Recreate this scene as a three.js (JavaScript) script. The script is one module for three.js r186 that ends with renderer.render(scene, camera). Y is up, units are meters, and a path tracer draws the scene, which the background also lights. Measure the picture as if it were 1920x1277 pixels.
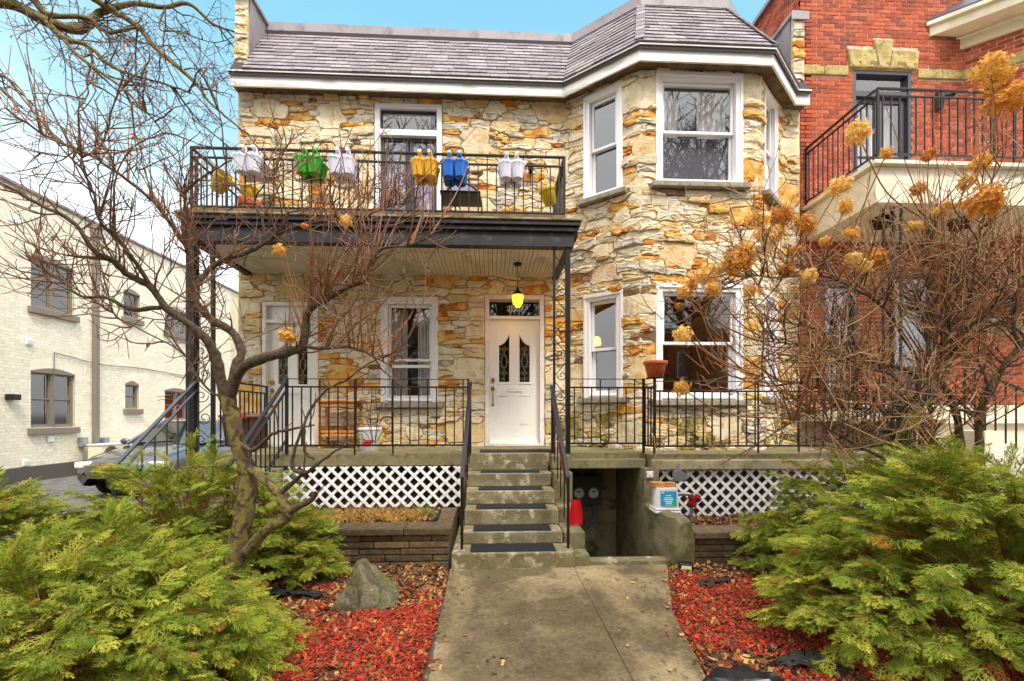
import * as THREE from 'three';
import { mergeGeometries, toCreasedNormals } from 'three/addons/utils/BufferGeometryUtils.js';
import { RoundedBoxGeometry } from 'three/addons/geometries/RoundedBoxGeometry.js';
import { TextGeometry } from 'three/addons/geometries/TextGeometry.js';
import { FontLoader } from 'three/addons/loaders/FontLoader.js';

// ---------------------------------------------------------------- camera, sky, sun, exposure
const scene = new THREE.Scene();
const camera = new THREE.PerspectiveCamera(73.63, 1920 / 1277, 0.05, 500);
camera.position.set(0, 1.57, 0);
camera.rotation.y = -2.7 * Math.PI / 180;
camera.setViewOffset(1920, 1277, 0, -141.5, 1920, 1277);   // shifted lens: uprights stay upright
const renderer = new THREE.WebGLRenderer({ antialias: true });
renderer.toneMapping = THREE.LinearToneMapping;
renderer.toneMappingExposure = 2.8;
renderer.shadowMap.enabled = true;
const sun = new THREE.DirectionalLight(0xfff6ea, 1.5);     // a veiled, very soft sun high behind the camera
sun.position.set(6, 24, 7); sun.target.position.set(0, 2, -6);
sun.castShadow = true; sun.shadow.radius = 30; sun.shadow.mapSize.set(2048, 2048);
Object.assign(sun.shadow.camera, { left: -18, right: 18, top: 18, bottom: -18, near: 1, far: 60 });
scene.add(sun, sun.target);

// ---------------------------------------------------------------- seeded random and noise
const rng = (s) => () => { s = (s + 0x6d2b79f5) | 0; let t = Math.imul(s ^ (s >>> 15), 1 | s); t = (t + Math.imul(t ^ (t >>> 7), 61 | t)) ^ t; return ((t ^ (t >>> 14)) >>> 0) / 4294967296; };
const hash = (x, y, s) => { let h = (x * 374761393 + y * 668265263 + s * 2246822519) | 0; h = Math.imul(h ^ (h >>> 13), 1274126177); return ((h ^ (h >>> 16)) >>> 0) / 4294967296; };
const mod = (a, p) => ((a % p) + p) % p, mix = (a, b, t) => a + (b - a) * t, clamp = (v, a = 0, b = 1) => Math.min(b, Math.max(a, v));
const sstep = (a, b, x) => { x = clamp((x - a) / (b - a)); return x * x * (3 - 2 * x); };
function vnoise(x, y, p, s) {                               // tileable value noise with period p
  const xi = Math.floor(x), yi = Math.floor(y), fx = x - xi, fy = y - yi, u = fx * fx * (3 - 2 * fx), v = fy * fy * (3 - 2 * fy);
  const x0 = mod(xi, p), x1 = mod(xi + 1, p), y0 = mod(yi, p), y1 = mod(yi + 1, p);
  return mix(mix(hash(x0, y0, s), hash(x1, y0, s), u), mix(hash(x0, y1, s), hash(x1, y1, s), u), v);
}
function fbm(u, v, p, oct, s) { let a = 0.5, t = 0, n = 0; for (let i = 0; i < oct; i++) { t += a * vnoise(u * p, v * p, p, s + i * 17); n += a; p *= 2; a *= 0.55; } return t / n; }
const mix3 = (a, b, t) => [mix(a[0], b[0], t), mix(a[1], b[1], t), mix(a[2], b[2], t)];

{ // bright veil of cloud with a blue opening over the roofs
  const w = 768, h = 384, data = new Float32Array(w * h * 4);
  for (let j = 0; j < h; j++) for (let i = 0; i < w; i++) {
    const ph = ((i + 0.5) / w - 0.5) * 2 * Math.PI, th = ((j + 0.5) / h - 0.5) * Math.PI;
    const y = Math.sin(th), x = Math.cos(th) * Math.cos(ph), z = Math.cos(th) * Math.sin(ph), k = 1 / (Math.max(y, 0) + 0.25);
    const cl = fbm(mod(x * k * 0.13 + 0.5, 1), mod(z * k * 0.13 + 0.5, 1), 6, 5, 3);
    const front = sstep(-0.15, 0.75, -z), veil = (0.78 + 0.34 * cl) * (0.62 + 0.75 * Math.max(y, 0));
    const white = [0.99 * veil, 1.0 * veil, 1.01 * veil];
    const blue = mix3([0.165, 0.30, 0.36], [0.057, 0.21, 0.317], sstep(0.42, 0.72, y));
    let t = sstep(0.1, 0.5, y) * front;
    t *= 1 - 0.04 * sstep(0.45, 0.7, cl);
    const c = mix3(white, blue, t), g = y < 0 ? Math.max(0.25, 1 + y * 3) : 1, o = (j * w + i) * 4;
    data[o] = c[0] * g; data[o + 1] = c[1] * g; data[o + 2] = c[2] * g; data[o + 3] = 1;
  }
  const sky = new THREE.DataTexture(data, w, h, THREE.RGBAFormat, THREE.FloatType);
  sky.mapping = THREE.EquirectangularReflectionMapping; sky.magFilter = THREE.LinearFilter; sky.needsUpdate = true;
  scene.background = sky; scene.environment = sky;
}

// ---------------------------------------------------------------- textures and materials
function tex(n, f, srgb = true, m = n) {
  const d = new Uint8Array(n * m * 4);
  for (let j = 0; j < m; j++) for (let i = 0; i < n; i++) { const c = f(i / n, j / m), o = (j * n + i) * 4; if (Array.isArray(c)) { d[o] = clamp(c[0], 0, 255); d[o + 1] = clamp(c[1], 0, 255); d[o + 2] = clamp(c[2], 0, 255); } else d[o] = d[o + 1] = d[o + 2] = clamp(c * 255, 0, 255); d[o + 3] = 255; }
  const t = new THREE.DataTexture(d, n, m, THREE.RGBAFormat); t.wrapS = t.wrapT = THREE.RepeatWrapping; t.magFilter = THREE.LinearFilter; t.minFilter = THREE.LinearMipmapLinearFilter; t.generateMipmaps = true; t.anisotropy = 8;
  if (srgb) t.colorSpace = THREE.SRGBColorSpace; t.needsUpdate = true; return t;
}
const rep = (t, s, s2 = s) => { const c = t.clone(); c.repeat.set(1 / s, 1 / s2); c.needsUpdate = true; return c; };   // s: metres per tile
const mat = (o) => new THREE.MeshStandardMaterial({ roughness: 0.85, side: THREE.DoubleSide, ...o });
const mottled = (a, b, c, s, p = 4, k = 1) => tex(256, (u, v) => { const n = fbm(u, v, p, 6, s), m = fbm(u, v, p * 2, 4, s + 50), g = (fbm(u, v, 64, 2, s + 90) - 0.5) * 22 * k; return mix3(mix3(a, b, sstep(0.3, 0.7, n)), c, sstep(0.52, 0.8, m)).map((q) => q + g); });
const roughTex = tex(256, (u, v) => 0.55 * fbm(u, v, 8, 5, 7) + 0.45 * fbm(u, v, 48, 2, 9), false);
const bump = (s) => rep(roughTex, s);

const stoneCream = [mottled([230, 217, 188], [218, 201, 164], [208, 180, 130], 11), mottled([228, 215, 190], [210, 194, 162], [210, 176, 118], 23)];
const stoneGrey = mottled([214, 204, 186], [184, 172, 150], [160, 146, 120], 31);
const stoneRust = [
  tex(256, (u, v) => { const n = fbm(u, v, 4, 6, 41), b = fbm(u * 0.5, v, 10, 4, 43), g = (fbm(u, v, 64, 2, 44) - 0.5) * 26; return mix3(mix3([222, 178, 104], [196, 124, 38], sstep(0.32, 0.6, n)), [120, 72, 32], sstep(0.56, 0.78, b)).map((q) => q + g); }),
  tex(256, (u, v) => { const n = fbm(u, v, 5, 6, 61), b = fbm(u, v, 7, 4, 63), g = (fbm(u, v, 64, 2, 64) - 0.5) * 24; return mix3(mix3([218, 184, 118], [214, 158, 66], sstep(0.3, 0.62, n)), [170, 96, 32], sstep(0.54, 0.72, b)).map((q) => q + g); })];
const stoneBrown = mottled([150, 122, 84], [112, 88, 58], [168, 112, 52], 71);
const stoneMoss = tex(256, (u, v) => { const n = fbm(u, v, 5, 6, 81), b = fbm(u, v, 9, 4, 83); return mix3(mix3([196, 172, 118], [142, 126, 62], sstep(0.36, 0.62, n)), [92, 84, 44], sstep(0.52, 0.72, b)); });
const stoneMats = {};
const stoneM = (key, t, tint) => (stoneMats[key] = mat({ map: rep(t, 0.7), color: tint ?? 0xffffff, bumpMap: bump(0.4), bumpScale: 0.015, roughness: 0.92 }));
stoneM('cream0', stoneCream[0]); stoneM('cream1', stoneCream[1]); stoneM('cream2', stoneCream[0], 0xf4e6cc); stoneM('pale', stoneCream[1], 0xfff6ea); stoneM('grey', stoneGrey);
stoneM('rust0', stoneRust[0]); stoneM('rust1', stoneRust[1]); stoneM('brown', stoneBrown); stoneM('moss', stoneMoss);
const M = {
  mortar: mat({ map: rep(mottled([216, 202, 172], [200, 184, 150], [180, 160, 124], 101, 6), 0.6), bumpMap: bump(0.2), bumpScale: 0.006 }),
  white: mat({ color: 0xe9e6e6, roughness: 0.42, bumpMap: bump(0.5), bumpScale: 0.0012 }),
  trim: mat({ map: rep(mottled([236, 230, 226], [226, 219, 214], [208, 200, 190], 111, 3, 0.4), 1.2), roughness: 0.5 }),
  door: mat({ color: 0xf0ede4, roughness: 0.35 }),
  fascia: mat({ map: rep(mottled([232, 229, 224], [222, 218, 212], [190, 182, 168], 121, 3, 0.4), 2.2, 0.5), roughness: 0.5 }),
  metalGrey: mat({ map: rep(mottled([146, 138, 140], [128, 120, 123], [110, 102, 105], 131, 3, 0.4), 1.5), roughness: 0.6, metalness: 0.1 }),
  sill: mat({ map: rep(mottled([150, 140, 122], [122, 112, 92], [98, 90, 66], 141), 0.6), bumpMap: bump(0.2), bumpScale: 0.004 }),
  concrete: mat({ map: rep(mottled([160, 148, 118], [120, 108, 78], [92, 84, 52], 151), 1.3), bumpMap: bump(0.25), bumpScale: 0.005, roughness: 0.82 }),
  mossConcrete: mat({ map: rep(mottled([142, 130, 100], [114, 106, 74], [90, 88, 46], 161), 0.9), bumpMap: bump(0.3), bumpScale: 0.01 }),
  stepConcrete: mat({ map: rep(mottled([140, 128, 98], [112, 102, 70], [188, 176, 148], 171, 5), 0.8), bumpMap: bump(0.2), bumpScale: 0.008 }),
  iron: mat({ color: 0x1d1b1c, roughness: 0.42, metalness: 0.35, bumpMap: bump(0.12), bumpScale: 0.001 }),
  bronze: mat({ color: 0x2a2120, roughness: 0.32, metalness: 0.45 }),
  blackPaint: mat({ map: rep(mottled([24, 24, 28], [19, 19, 22], [52, 52, 58], 181, 5, 0.3), 0.9, 0.5), roughness: 0.6 }),
  ceiling: mat({ map: rep(mottled([206, 198, 180], [196, 187, 168], [176, 166, 146], 191, 3, 0.4), 1.1), roughness: 0.6 }),
  glass: new THREE.MeshPhysicalMaterial({ color: 0xffffff, roughness: 0.02, metalness: 0, transmission: 1, thickness: 0, ior: 2.1, side: THREE.DoubleSide }),
  lead: mat({ color: 0xb7a45a, metalness: 0.7, roughness: 0.35 }), brass: mat({ color: 0xa8893e, metalness: 0.9, roughness: 0.3 }),
  curtain: new THREE.MeshPhysicalMaterial({ color: 0xe8e2e0, roughness: 0.95, transmission: 0.25, thickness: 0, side: THREE.DoubleSide }),
  screen: mat({ color: 0x4a4a52, roughness: 0.8 }), room: mat({ color: 0x6f675a, roughness: 0.95 }), windowGlass: mat({ color: 0x59616a, roughness: 0.15 }),
  shingles: [[138, 129, 133], [122, 114, 118], [148, 139, 142], [130, 122, 125]].map((c, i) => mat({ map: rep(mottled(c, c.map((q) => q - 16), c.map((q) => q + 14), 201 + i * 7, 8, 1.3), 0.5), bumpMap: bump(0.15), bumpScale: 0.004, roughness: 0.88 })),
  roofBase: mat({ color: 0x3b3538, roughness: 0.95 }),
  bricks: [[184, 84, 48], [172, 74, 40], [192, 96, 58], [146, 64, 40], [178, 80, 44]].map((c, i) => mat({ map: rep(mottled(c, c.map((q) => q * 0.88), c.map((q) => q * 0.72 + 10), 231 + i * 5, 6, 0.9), 0.45), bumpMap: bump(0.12), bumpScale: 0.003, roughness: 0.9 })),
  brickMortar: mat({ map: rep(mottled([220, 192, 168], [204, 172, 148], [180, 146, 122], 261), 0.5), roughness: 0.95 }),
  creamBrick: [[238, 231, 210], [233, 226, 204], [241, 235, 216]].map((c, i) => mat({ map: rep(mottled(c, c.map((q) => q - 8), c.map((q) => q - 20), 271 + i * 5, 5, 0.5), 0.8), bumpMap: bump(0.15), bumpScale: 0.003, roughness: 0.7 })),
  creamMortar: mat({ color: 0xd4c9a8, roughness: 0.85 }), taupe: mat({ color: 0x7d7266, roughness: 0.55 }), creamPaint: mat({ map: rep(mottled([232, 222, 196], [224, 212, 184], [206, 194, 164], 291, 3, 0.4), 1.5), roughness: 0.6 }),
  sandstone: mat({ map: rep(mottled([196, 172, 110], [166, 146, 92], [120, 108, 66], 301), 0.5), bumpMap: bump(0.3), bumpScale: 0.02, roughness: 0.95 }),
  charcoal: mat({ color: 0x3b3a42, roughness: 0.4 }),
  bark: mat({ map: rep(tex(256, (u, v) => { const n = fbm(u, v * 0.5, 10, 5, 311), m = fbm(u, v, 5, 4, 313); return mix3(mix3([104, 82, 56], [62, 48, 34], sstep(0.35, 0.65, n)), [122, 112, 48], sstep(0.42, 0.62, m)); }), 0.25), bumpMap: rep(roughTex, 0.07, 0.2), bumpScale: 0.008, roughness: 0.95 }),
  barkDark: mat({ map: rep(mottled([96, 76, 58], [66, 52, 42], [104, 92, 54], 321, 8), 0.2), bumpMap: bump(0.06), bumpScale: 0.005, roughness: 0.92 }),
  twig: mat({ color: 0x94663e, roughness: 0.75 }), twigDark: mat({ color: 0x74543d, roughness: 0.85 }), twigRed: mat({ color: 0x8a5c36, roughness: 0.65 }), twigPale: mat({ color: 0xae8d66, roughness: 0.75 }),
  soil: mat({ map: rep(mottled([104, 74, 48], [74, 52, 34], [134, 98, 62], 331, 10, 1.6), 0.6), bumpMap: bump(0.12), bumpScale: 0.012, roughness: 0.97 }),
  asphalt: mat({ map: rep(mottled([104, 102, 100], [88, 86, 84], [122, 118, 112], 341, 8), 1.6), bumpMap: bump(0.1), bumpScale: 0.004, roughness: 0.92 }),
  block: [[122, 104, 78], [104, 88, 64], [136, 116, 88]].map((c, i) => mat({ map: rep(mottled(c, c.map((q) => q - 20), c.map((q) => q - 34), 351 + i * 3, 8), 0.4), bumpMap: bump(0.12), bumpScale: 0.012, roughness: 0.95 })),
  rubber: mat({ color: 0x232324, roughness: 0.85, bumpMap: rep(tex(64, (u, v) => (Math.sin(u * 50) > 0 ? 1 : 0.2) * (Math.sin(v * 50) > 0 ? 1 : 0.5), false), 0.1), bumpScale: 0.004 }),
  wood: mat({ map: rep(tex(256, (u, v) => { const n = fbm(u * 0.2, v, 20, 4, 371); return mix3([206, 142, 74], [166, 104, 48], sstep(0.3, 0.7, n)); }), 0.4), roughness: 0.5 }),
  beam: mat({ map: rep(mottled([120, 96, 66], [92, 72, 50], [70, 54, 38], 381), 0.6), roughness: 0.85 }),
  terracotta: mat({ map: rep(mottled([188, 90, 40], [172, 78, 32], [150, 70, 34], 391, 4, 0.5), 0.4), roughness: 0.6 }),
  plasticGrey: mat({ color: 0x6c6d72, roughness: 0.5 }), galv: mat({ color: 0x9a9c9f, metalness: 0.6, roughness: 0.4 }), chalk: mat({ color: 0xe6e4e2, roughness: 0.5 }),
};
const plastic = (c, r = 0.35) => mat({ color: c, roughness: r });

// ---------------------------------------------------------------- geometry helpers
const V = (x, y, z) => new THREE.Vector3(x, y, z);
function metricUV(g, ox = 0, oy = 0) {                       // uv in metres, by the way each face points
  const p = g.attributes.position, n = g.attributes.normal, uv = new Float32Array(p.count * 2);
  for (let i = 0; i < p.count; i++) {
    const ax = Math.abs(n.getX(i)), ay = Math.abs(n.getY(i)), az = Math.abs(n.getZ(i));
    uv[2 * i] = (ax > ay && ax > az ? p.getZ(i) : p.getX(i)) + ox; uv[2 * i + 1] = (ay >= ax && ay > az ? p.getZ(i) : p.getY(i)) + oy;
  }
  g.setAttribute('uv', new THREE.BufferAttribute(uv, 2)); return g;
}
function clean(g) { if (g.index) g = g.toNonIndexed(); if (!g.attributes.normal) g.computeVertexNormals(); for (const k of Object.keys(g.attributes)) if (!['position', 'normal', 'uv'].includes(k)) g.deleteAttribute(k); if (!g.attributes.uv) metricUV(g); return g; }
const join = (l) => { l = l.flat(Infinity).map(clean); return l.length === 1 ? l[0] : mergeGeometries(l); };
const box = (x0, x1, y0, y1, z0, z1) => metricUV(new THREE.BoxGeometry(Math.abs(x1 - x0), Math.abs(y1 - y0), Math.abs(z1 - z0)).translate((x0 + x1) / 2, (y0 + y1) / 2, (z0 + z1) / 2));
const rbox = (x0, x1, y0, y1, z0, z1, r = 0.006, s = 1) => metricUV(new RoundedBoxGeometry(Math.abs(x1 - x0), Math.abs(y1 - y0), Math.abs(z1 - z0), s, Math.min(r, Math.abs(x1 - x0) / 2.01, Math.abs(y1 - y0) / 2.01, Math.abs(z1 - z0) / 2.01)).translate((x0 + x1) / 2, (y0 + y1) / 2, (z0 + z1) / 2));
const cyl = (r0, r1, h, x, y, z, n = 16) => new THREE.CylinderGeometry(r1, r0, h, n).translate(x, y + h / 2, z);
const lathe = (pts, n = 24) => new THREE.LatheGeometry(pts.map(([a, b]) => new THREE.Vector2(a, b)), n);
function tube(pts, rad, sides = 6, cap = true) {             // tapering tube through points
  const P = pts.map((p) => (p.isVector3 ? p : V(...p))), n = P.length, pos = [], nor = [], uv = [], idx = []; let len = 0;
  const t = V(0, 0, 0), side = V(0, 0, 0), up = V(0, 0, 0); let ref = null;
  for (let i = 0; i < n; i++) {
    t.subVectors(P[Math.min(i + 1, n - 1)], P[Math.max(i - 1, 0)]).normalize();
    if (!ref) ref = Math.abs(t.y) < 0.9 ? V(0, 1, 0) : V(1, 0, 0);
    side.crossVectors(t, ref).normalize(); up.crossVectors(side, t).normalize(); ref = up.clone();
    if (i) len += P[i].distanceTo(P[i - 1]);
    const r = typeof rad === 'number' ? rad : Array.isArray(rad) ? (rad.length === n ? rad[i] : mix(rad[0], rad[1], i / (n - 1))) : rad(i / (n - 1));
    for (let k = 0; k <= sides; k++) {
      const a = (k / sides) * Math.PI * 2, c = Math.cos(a), s = Math.sin(a), x = side.x * c + up.x * s, y = side.y * c + up.y * s, z = side.z * c + up.z * s;
      pos.push(P[i].x + x * r, P[i].y + y * r, P[i].z + z * r); nor.push(x, y, z); uv.push((k / sides) * Math.PI * 2 * r, len);
    }
  }
  const w = sides + 1;
  for (let i = 0; i < n - 1; i++) for (let k = 0; k < sides; k++) { const a = i * w + k, b = a + w; idx.push(a, b, a + 1, a + 1, b, b + 1); }
  if (cap) for (const i of [0, n - 1]) { for (let k = 1; k < sides - 1; k++) i ? idx.push(i * w, i * w + k + 1, i * w + k) : idx.push(0, k, k + 1); }
  const g = new THREE.BufferGeometry(); g.setAttribute('position', new THREE.Float32BufferAttribute(pos, 3)); g.setAttribute('normal', new THREE.Float32BufferAttribute(nor, 3)); g.setAttribute('uv', new THREE.Float32BufferAttribute(uv, 2)); g.setIndex(idx);
  return g.toNonIndexed();
}
const bar = (a, b, r, sides = 6) => tube([a, b], r, sides);
function flatBar(a, b, w, h) {                                // rectangular bar between two points, w across, h tall
  const A = V(...a), B = V(...b), d = B.clone().sub(A), L = d.length(), g = new RoundedBoxGeometry(w, h, L, 1, Math.min(w, h) * 0.15), m = new THREE.Matrix4();
  m.lookAt(V(0, 0, 0), d, V(0, 1, 0)); g.applyMatrix4(m); return g.translate((A.x + B.x) / 2, (A.y + B.y) / 2, (A.z + B.z) / 2);
}
const smooth = (pts, n) => new THREE.CatmullRomCurve3(pts.map((p) => (p.isVector3 ? p : V(...p))), false, 'centripetal').getPoints(n);
function prism(poly, z0, z1, tilt) {                          // convex polygon [[x,y]...] from z0 to z1; tilt(x,y) adds to the front
  const pos = [], f = poly.map(([x, y]) => [x, y, z1 + (tilt ? tilt(x, y) : 0)]), b = poly.map(([x, y]) => [x, y, z0]), n = poly.length;
  for (let i = 1; i < n - 1; i++) pos.push(...f[0], ...f[i], ...f[i + 1]);
  for (let i = 0; i < n; i++) { const j = (i + 1) % n; pos.push(...b[i], ...b[j], ...f[j], ...b[i], ...f[j], ...f[i]); }
  const g = new THREE.BufferGeometry(); g.setAttribute('position', new THREE.Float32BufferAttribute(pos, 3)); g.computeVertexNormals(); return g;
}
function clip(poly, by) {                                     // clip a polygon by a convex counter-clockwise polygon
  for (let i = 0; i < by.length && poly.length; i++) {
    const [ax, ay] = by[i], [bx, by_] = by[(i + 1) % by.length], side = ([x, y]) => (bx - ax) * (y - ay) - (by_ - ay) * (x - ax), out = [];
    for (let k = 0; k < poly.length; k++) { const p = poly[k], q = poly[(k + 1) % poly.length], s = side(p), t = side(q); if (s >= 0) out.push(p); if ((s >= 0) !== (t >= 0)) { const r = s / (s - t); out.push([mix(p[0], q[0], r), mix(p[1], q[1], r)]); } }
    poly = out;
  }
  return poly;
}
const areaOf = (p) => { let a = 0; for (let i = 0; i < p.length; i++) { const q = p[(i + 1) % p.length]; a += p[i][0] * q[1] - q[0] * p[i][1]; } return Math.abs(a) / 2; };
const frame = (o, u, v) => { const U = V(...u).normalize(), W = U.clone().cross(V(...v)).normalize(), Vv = W.clone().cross(U); return new THREE.Matrix4().makeBasis(U, Vv, W).setPosition(...o); };   // local x = u, y = v, z = outward

// ---------------------------------------------------------------- scene helpers
const taken = new Map();
const numbered = (n) => { const k = taken.get(n) ?? 0; taken.set(n, k + 1); return k ? n + '_' + String(k).padStart(3, '0') : n; };
const labelled = (o, label, category, group, kind) => { if (label) o.userData.label = label; if (category) o.userData.category = category; if (group) o.userData.group = group; if (kind) o.userData.kind = kind; return o; };
function thing(name, label, category, at = [0, 0, 0], group, turn = 0) { const g = new THREE.Group(); g.name = numbered(name); g.position.set(...at); g.rotation.y = turn; scene.add(g); return labelled(g, label, category, group); }
function put(name, geos, m, parent = scene) {                 // one mesh in its parent's own coordinates
  const g = join(Array.isArray(geos) ? geos : [geos]), o = new THREE.Mesh(g, m); o.name = parent === scene ? numbered(name) : name; o.castShadow = o.receiveShadow = true; parent.add(o); return o;
}
const origin = (p) => { const v = V(0, 0, 0); for (let q = p; q && q !== scene; q = q.parent) v.add(q.position); return v; };
function putW(name, geos, m, parent) {                        // the same for shapes given in world metres
  const g = join(Array.isArray(geos) ? geos : [geos]), o = origin(parent); g.translate(-o.x, -o.y, -o.z); const q = new THREE.Mesh(g, m); q.name = name; q.castShadow = q.receiveShadow = true; parent.add(q); return q;
}
function share(name, g, m, parent, x, y, z) { const o = new THREE.Mesh(g, m); o.name = name; o.position.set(x, y, z); o.castShadow = o.receiveShadow = true; parent.add(o); return o; }
const sub = (name, parent, at = [0, 0, 0], turn = 0) => { const g = new THREE.Group(); g.name = name; g.position.set(...at); g.rotation.y = turn; parent.add(g); return g; };
const structure = (name, geos, m) => { const o = put(name, geos, m); o.userData.kind = 'structure'; return o; };
// many alike pieces: the largest 300 as meshes of their own, the rest joined; list of { g, m, a }
function pieces(name, restName, list, parent, most = 300, rank) {
  list.sort(rank ?? ((p, q) => q.a - p.a));
  for (const p of list.slice(0, most)) put(name, p.g, p.m, parent);
  const by = new Map(); for (const p of list.slice(most)) { if (!by.has(p.m)) by.set(p.m, []); by.get(p.m).push(p.g); }
  let first = null;
  if (by.size) {
    const ms = [...by.keys()], gs = ms.map((m) => join(by.get(m))), g = mergeGeometries(gs, true), o = new THREE.Mesh(g, ms); o.name = restName; o.userData.kind = 'stuff'; o.castShadow = o.receiveShadow = true; parent.add(o); first = o;
  }
  return first;
}

// ================================================================ THE STONE HOUSE
const PF = 1.07;                                             // porch floor level
const house = thing('stone_house', 'two-storey rubble stone house with slate-grey shingle roof and bay', 'house', [0.6, 0, -7.55]);
const WALL = [[-4.07, -7.55], [1.27, -7.55], [2.25, -6.75], [4.06, -6.75], [4.96, -7.55], [5.29, -7.55]];
const segLen = WALL.slice(1).map((p, i) => Math.hypot(p[0] - WALL[i][0], p[1] - WALL[i][1])), cum = segLen.reduce((a, l) => [...a, a.at(-1) + l], [0]), WL = cum.at(-1);
function offsetPath(o, WALL_ = null) {                                      // the plan of the front, moved outwards by o
  const W = WALL_ ?? WALL, N = W.length - 1, dir = W.slice(1).map((p, i) => { const l = Math.hypot(p[0] - W[i][0], p[1] - W[i][1]); return [(p[0] - W[i][0]) / l, (p[1] - W[i][1]) / l]; }), nrm = dir.map(([x, z]) => [-z, x]);
  return W.map((p, i) => {
    const a = nrm[Math.max(i - 1, 0)], b = nrm[Math.min(i, N - 1)], k = o / (1 + a[0] * b[0] + a[1] * b[1]);
    return [p[0] + (a[0] + b[0]) * k, p[1] + (a[1] + b[1]) * k];
  });
}
function strip(o0, o1, y0, y1, i, y0b = y0, y1b = y1, path = null) {       // mitred band along wall segment i between two offsets (outer o1: heights y0b..y1b)
  const A = offsetPath(o0, path), B = offsetPath(o1, path), c = [[A[i], y0], [A[i + 1], y0], [B[i + 1], y0b], [B[i], y0b], [A[i], y1], [A[i + 1], y1], [B[i + 1], y1b], [B[i], y1b]].map(([[x, z], y]) => [x, y, z]);
  const q = [[0, 1, 2, 3], [7, 6, 5, 4], [3, 2, 6, 7], [1, 0, 4, 5], [0, 3, 7, 4], [2, 1, 5, 6]], pos = [];
  for (const [a, b, d, e] of q) pos.push(...c[a], ...c[b], ...c[d], ...c[a], ...c[d], ...c[e]);
  const g = new THREE.BufferGeometry(); g.setAttribute('position', new THREE.Float32BufferAttribute(pos, 3)); g.computeVertexNormals(); return g;
}
const wallAt = (u) => { let i = 0; while (i < segLen.length - 1 && u > cum[i + 1]) i++; const t = (u - cum[i]) / segLen[i]; return [mix(WALL[i][0], WALL[i + 1][0], t), mix(WALL[i][1], WALL[i + 1][1], t)]; };
const wallRound = (u) => { let x = 0, z = 0; for (let k = -4; k <= 4; k++) { const p = wallAt(clamp(u + k * 0.03, 0, WL)); x += p[0] / 9; z += p[1] / 9; } return [x, z]; };
const onWall = (u, y, d) => { const p = wallRound(u), a = wallRound(Math.max(u - 0.02, 0)), b = wallRound(Math.min(u + 0.02, WL)), l = Math.hypot(b[0] - a[0], b[1] - a[1]); return [p[0] - ((b[1] - a[1]) / l) * d, y, p[1] + ((b[0] - a[0]) / l) * d]; };
// openings: [segment, along from, along to, y0, y1]
const OPEN = { frontDoor: [0, 3.98, 4.96, PF, 3.58], hallWindow: [0, 2.31, 3.18, 1.79, 3.48], leftDoor: [0, 0.38, 1.27, PF, 3.42], balconyDoor: [0, 2.18, 3.27, 4.25, 6.69],
  bayLeftUp: [1, 0.36, 0.97, 5.05, 6.69], bayLeftLow: [1, 0.36, 0.97, 1.86, 3.48], bayUp: [2, 0.26, 1.54, 5.07, 6.71], bayLow: [2, 0.26, 1.54, 1.81, 3.52], bayRightUp: [3, 0.25, 0.86, 5.05, 6.69], bayRightLow: [3, 0.25, 0.86, 1.86, 3.48] };
const WT = 6.78, WB = 0.9;
const wallGeos = segLen.map((L, i) => {
  const s = new THREE.Shape([[0, WB], [L, WB], [L, WT], [0, WT]].map((p) => new THREE.Vector2(...p)));
  for (const o of Object.values(OPEN)) if (o[0] === i) { const h = new THREE.Path(); h.moveTo(o[1], o[3]); h.lineTo(o[1], o[4]); h.lineTo(o[2], o[4]); h.lineTo(o[2], o[3]); h.lineTo(o[1], o[3]); s.holes.push(h); }
  const g = new THREE.ExtrudeGeometry(s, { depth: 0.24, bevelEnabled: false }).translate(0, 0, -0.24 - i * 0.0007), d = [(WALL[i + 1][0] - WALL[i][0]) / L, 0, (WALL[i + 1][1] - WALL[i][1]) / L];
  return clean(g).applyMatrix4(frame([WALL[i][0], 0, WALL[i][1]], d, [0, 1, 0]));
});
const wall = putW('wall', wallGeos, M.mortar, house);

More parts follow.
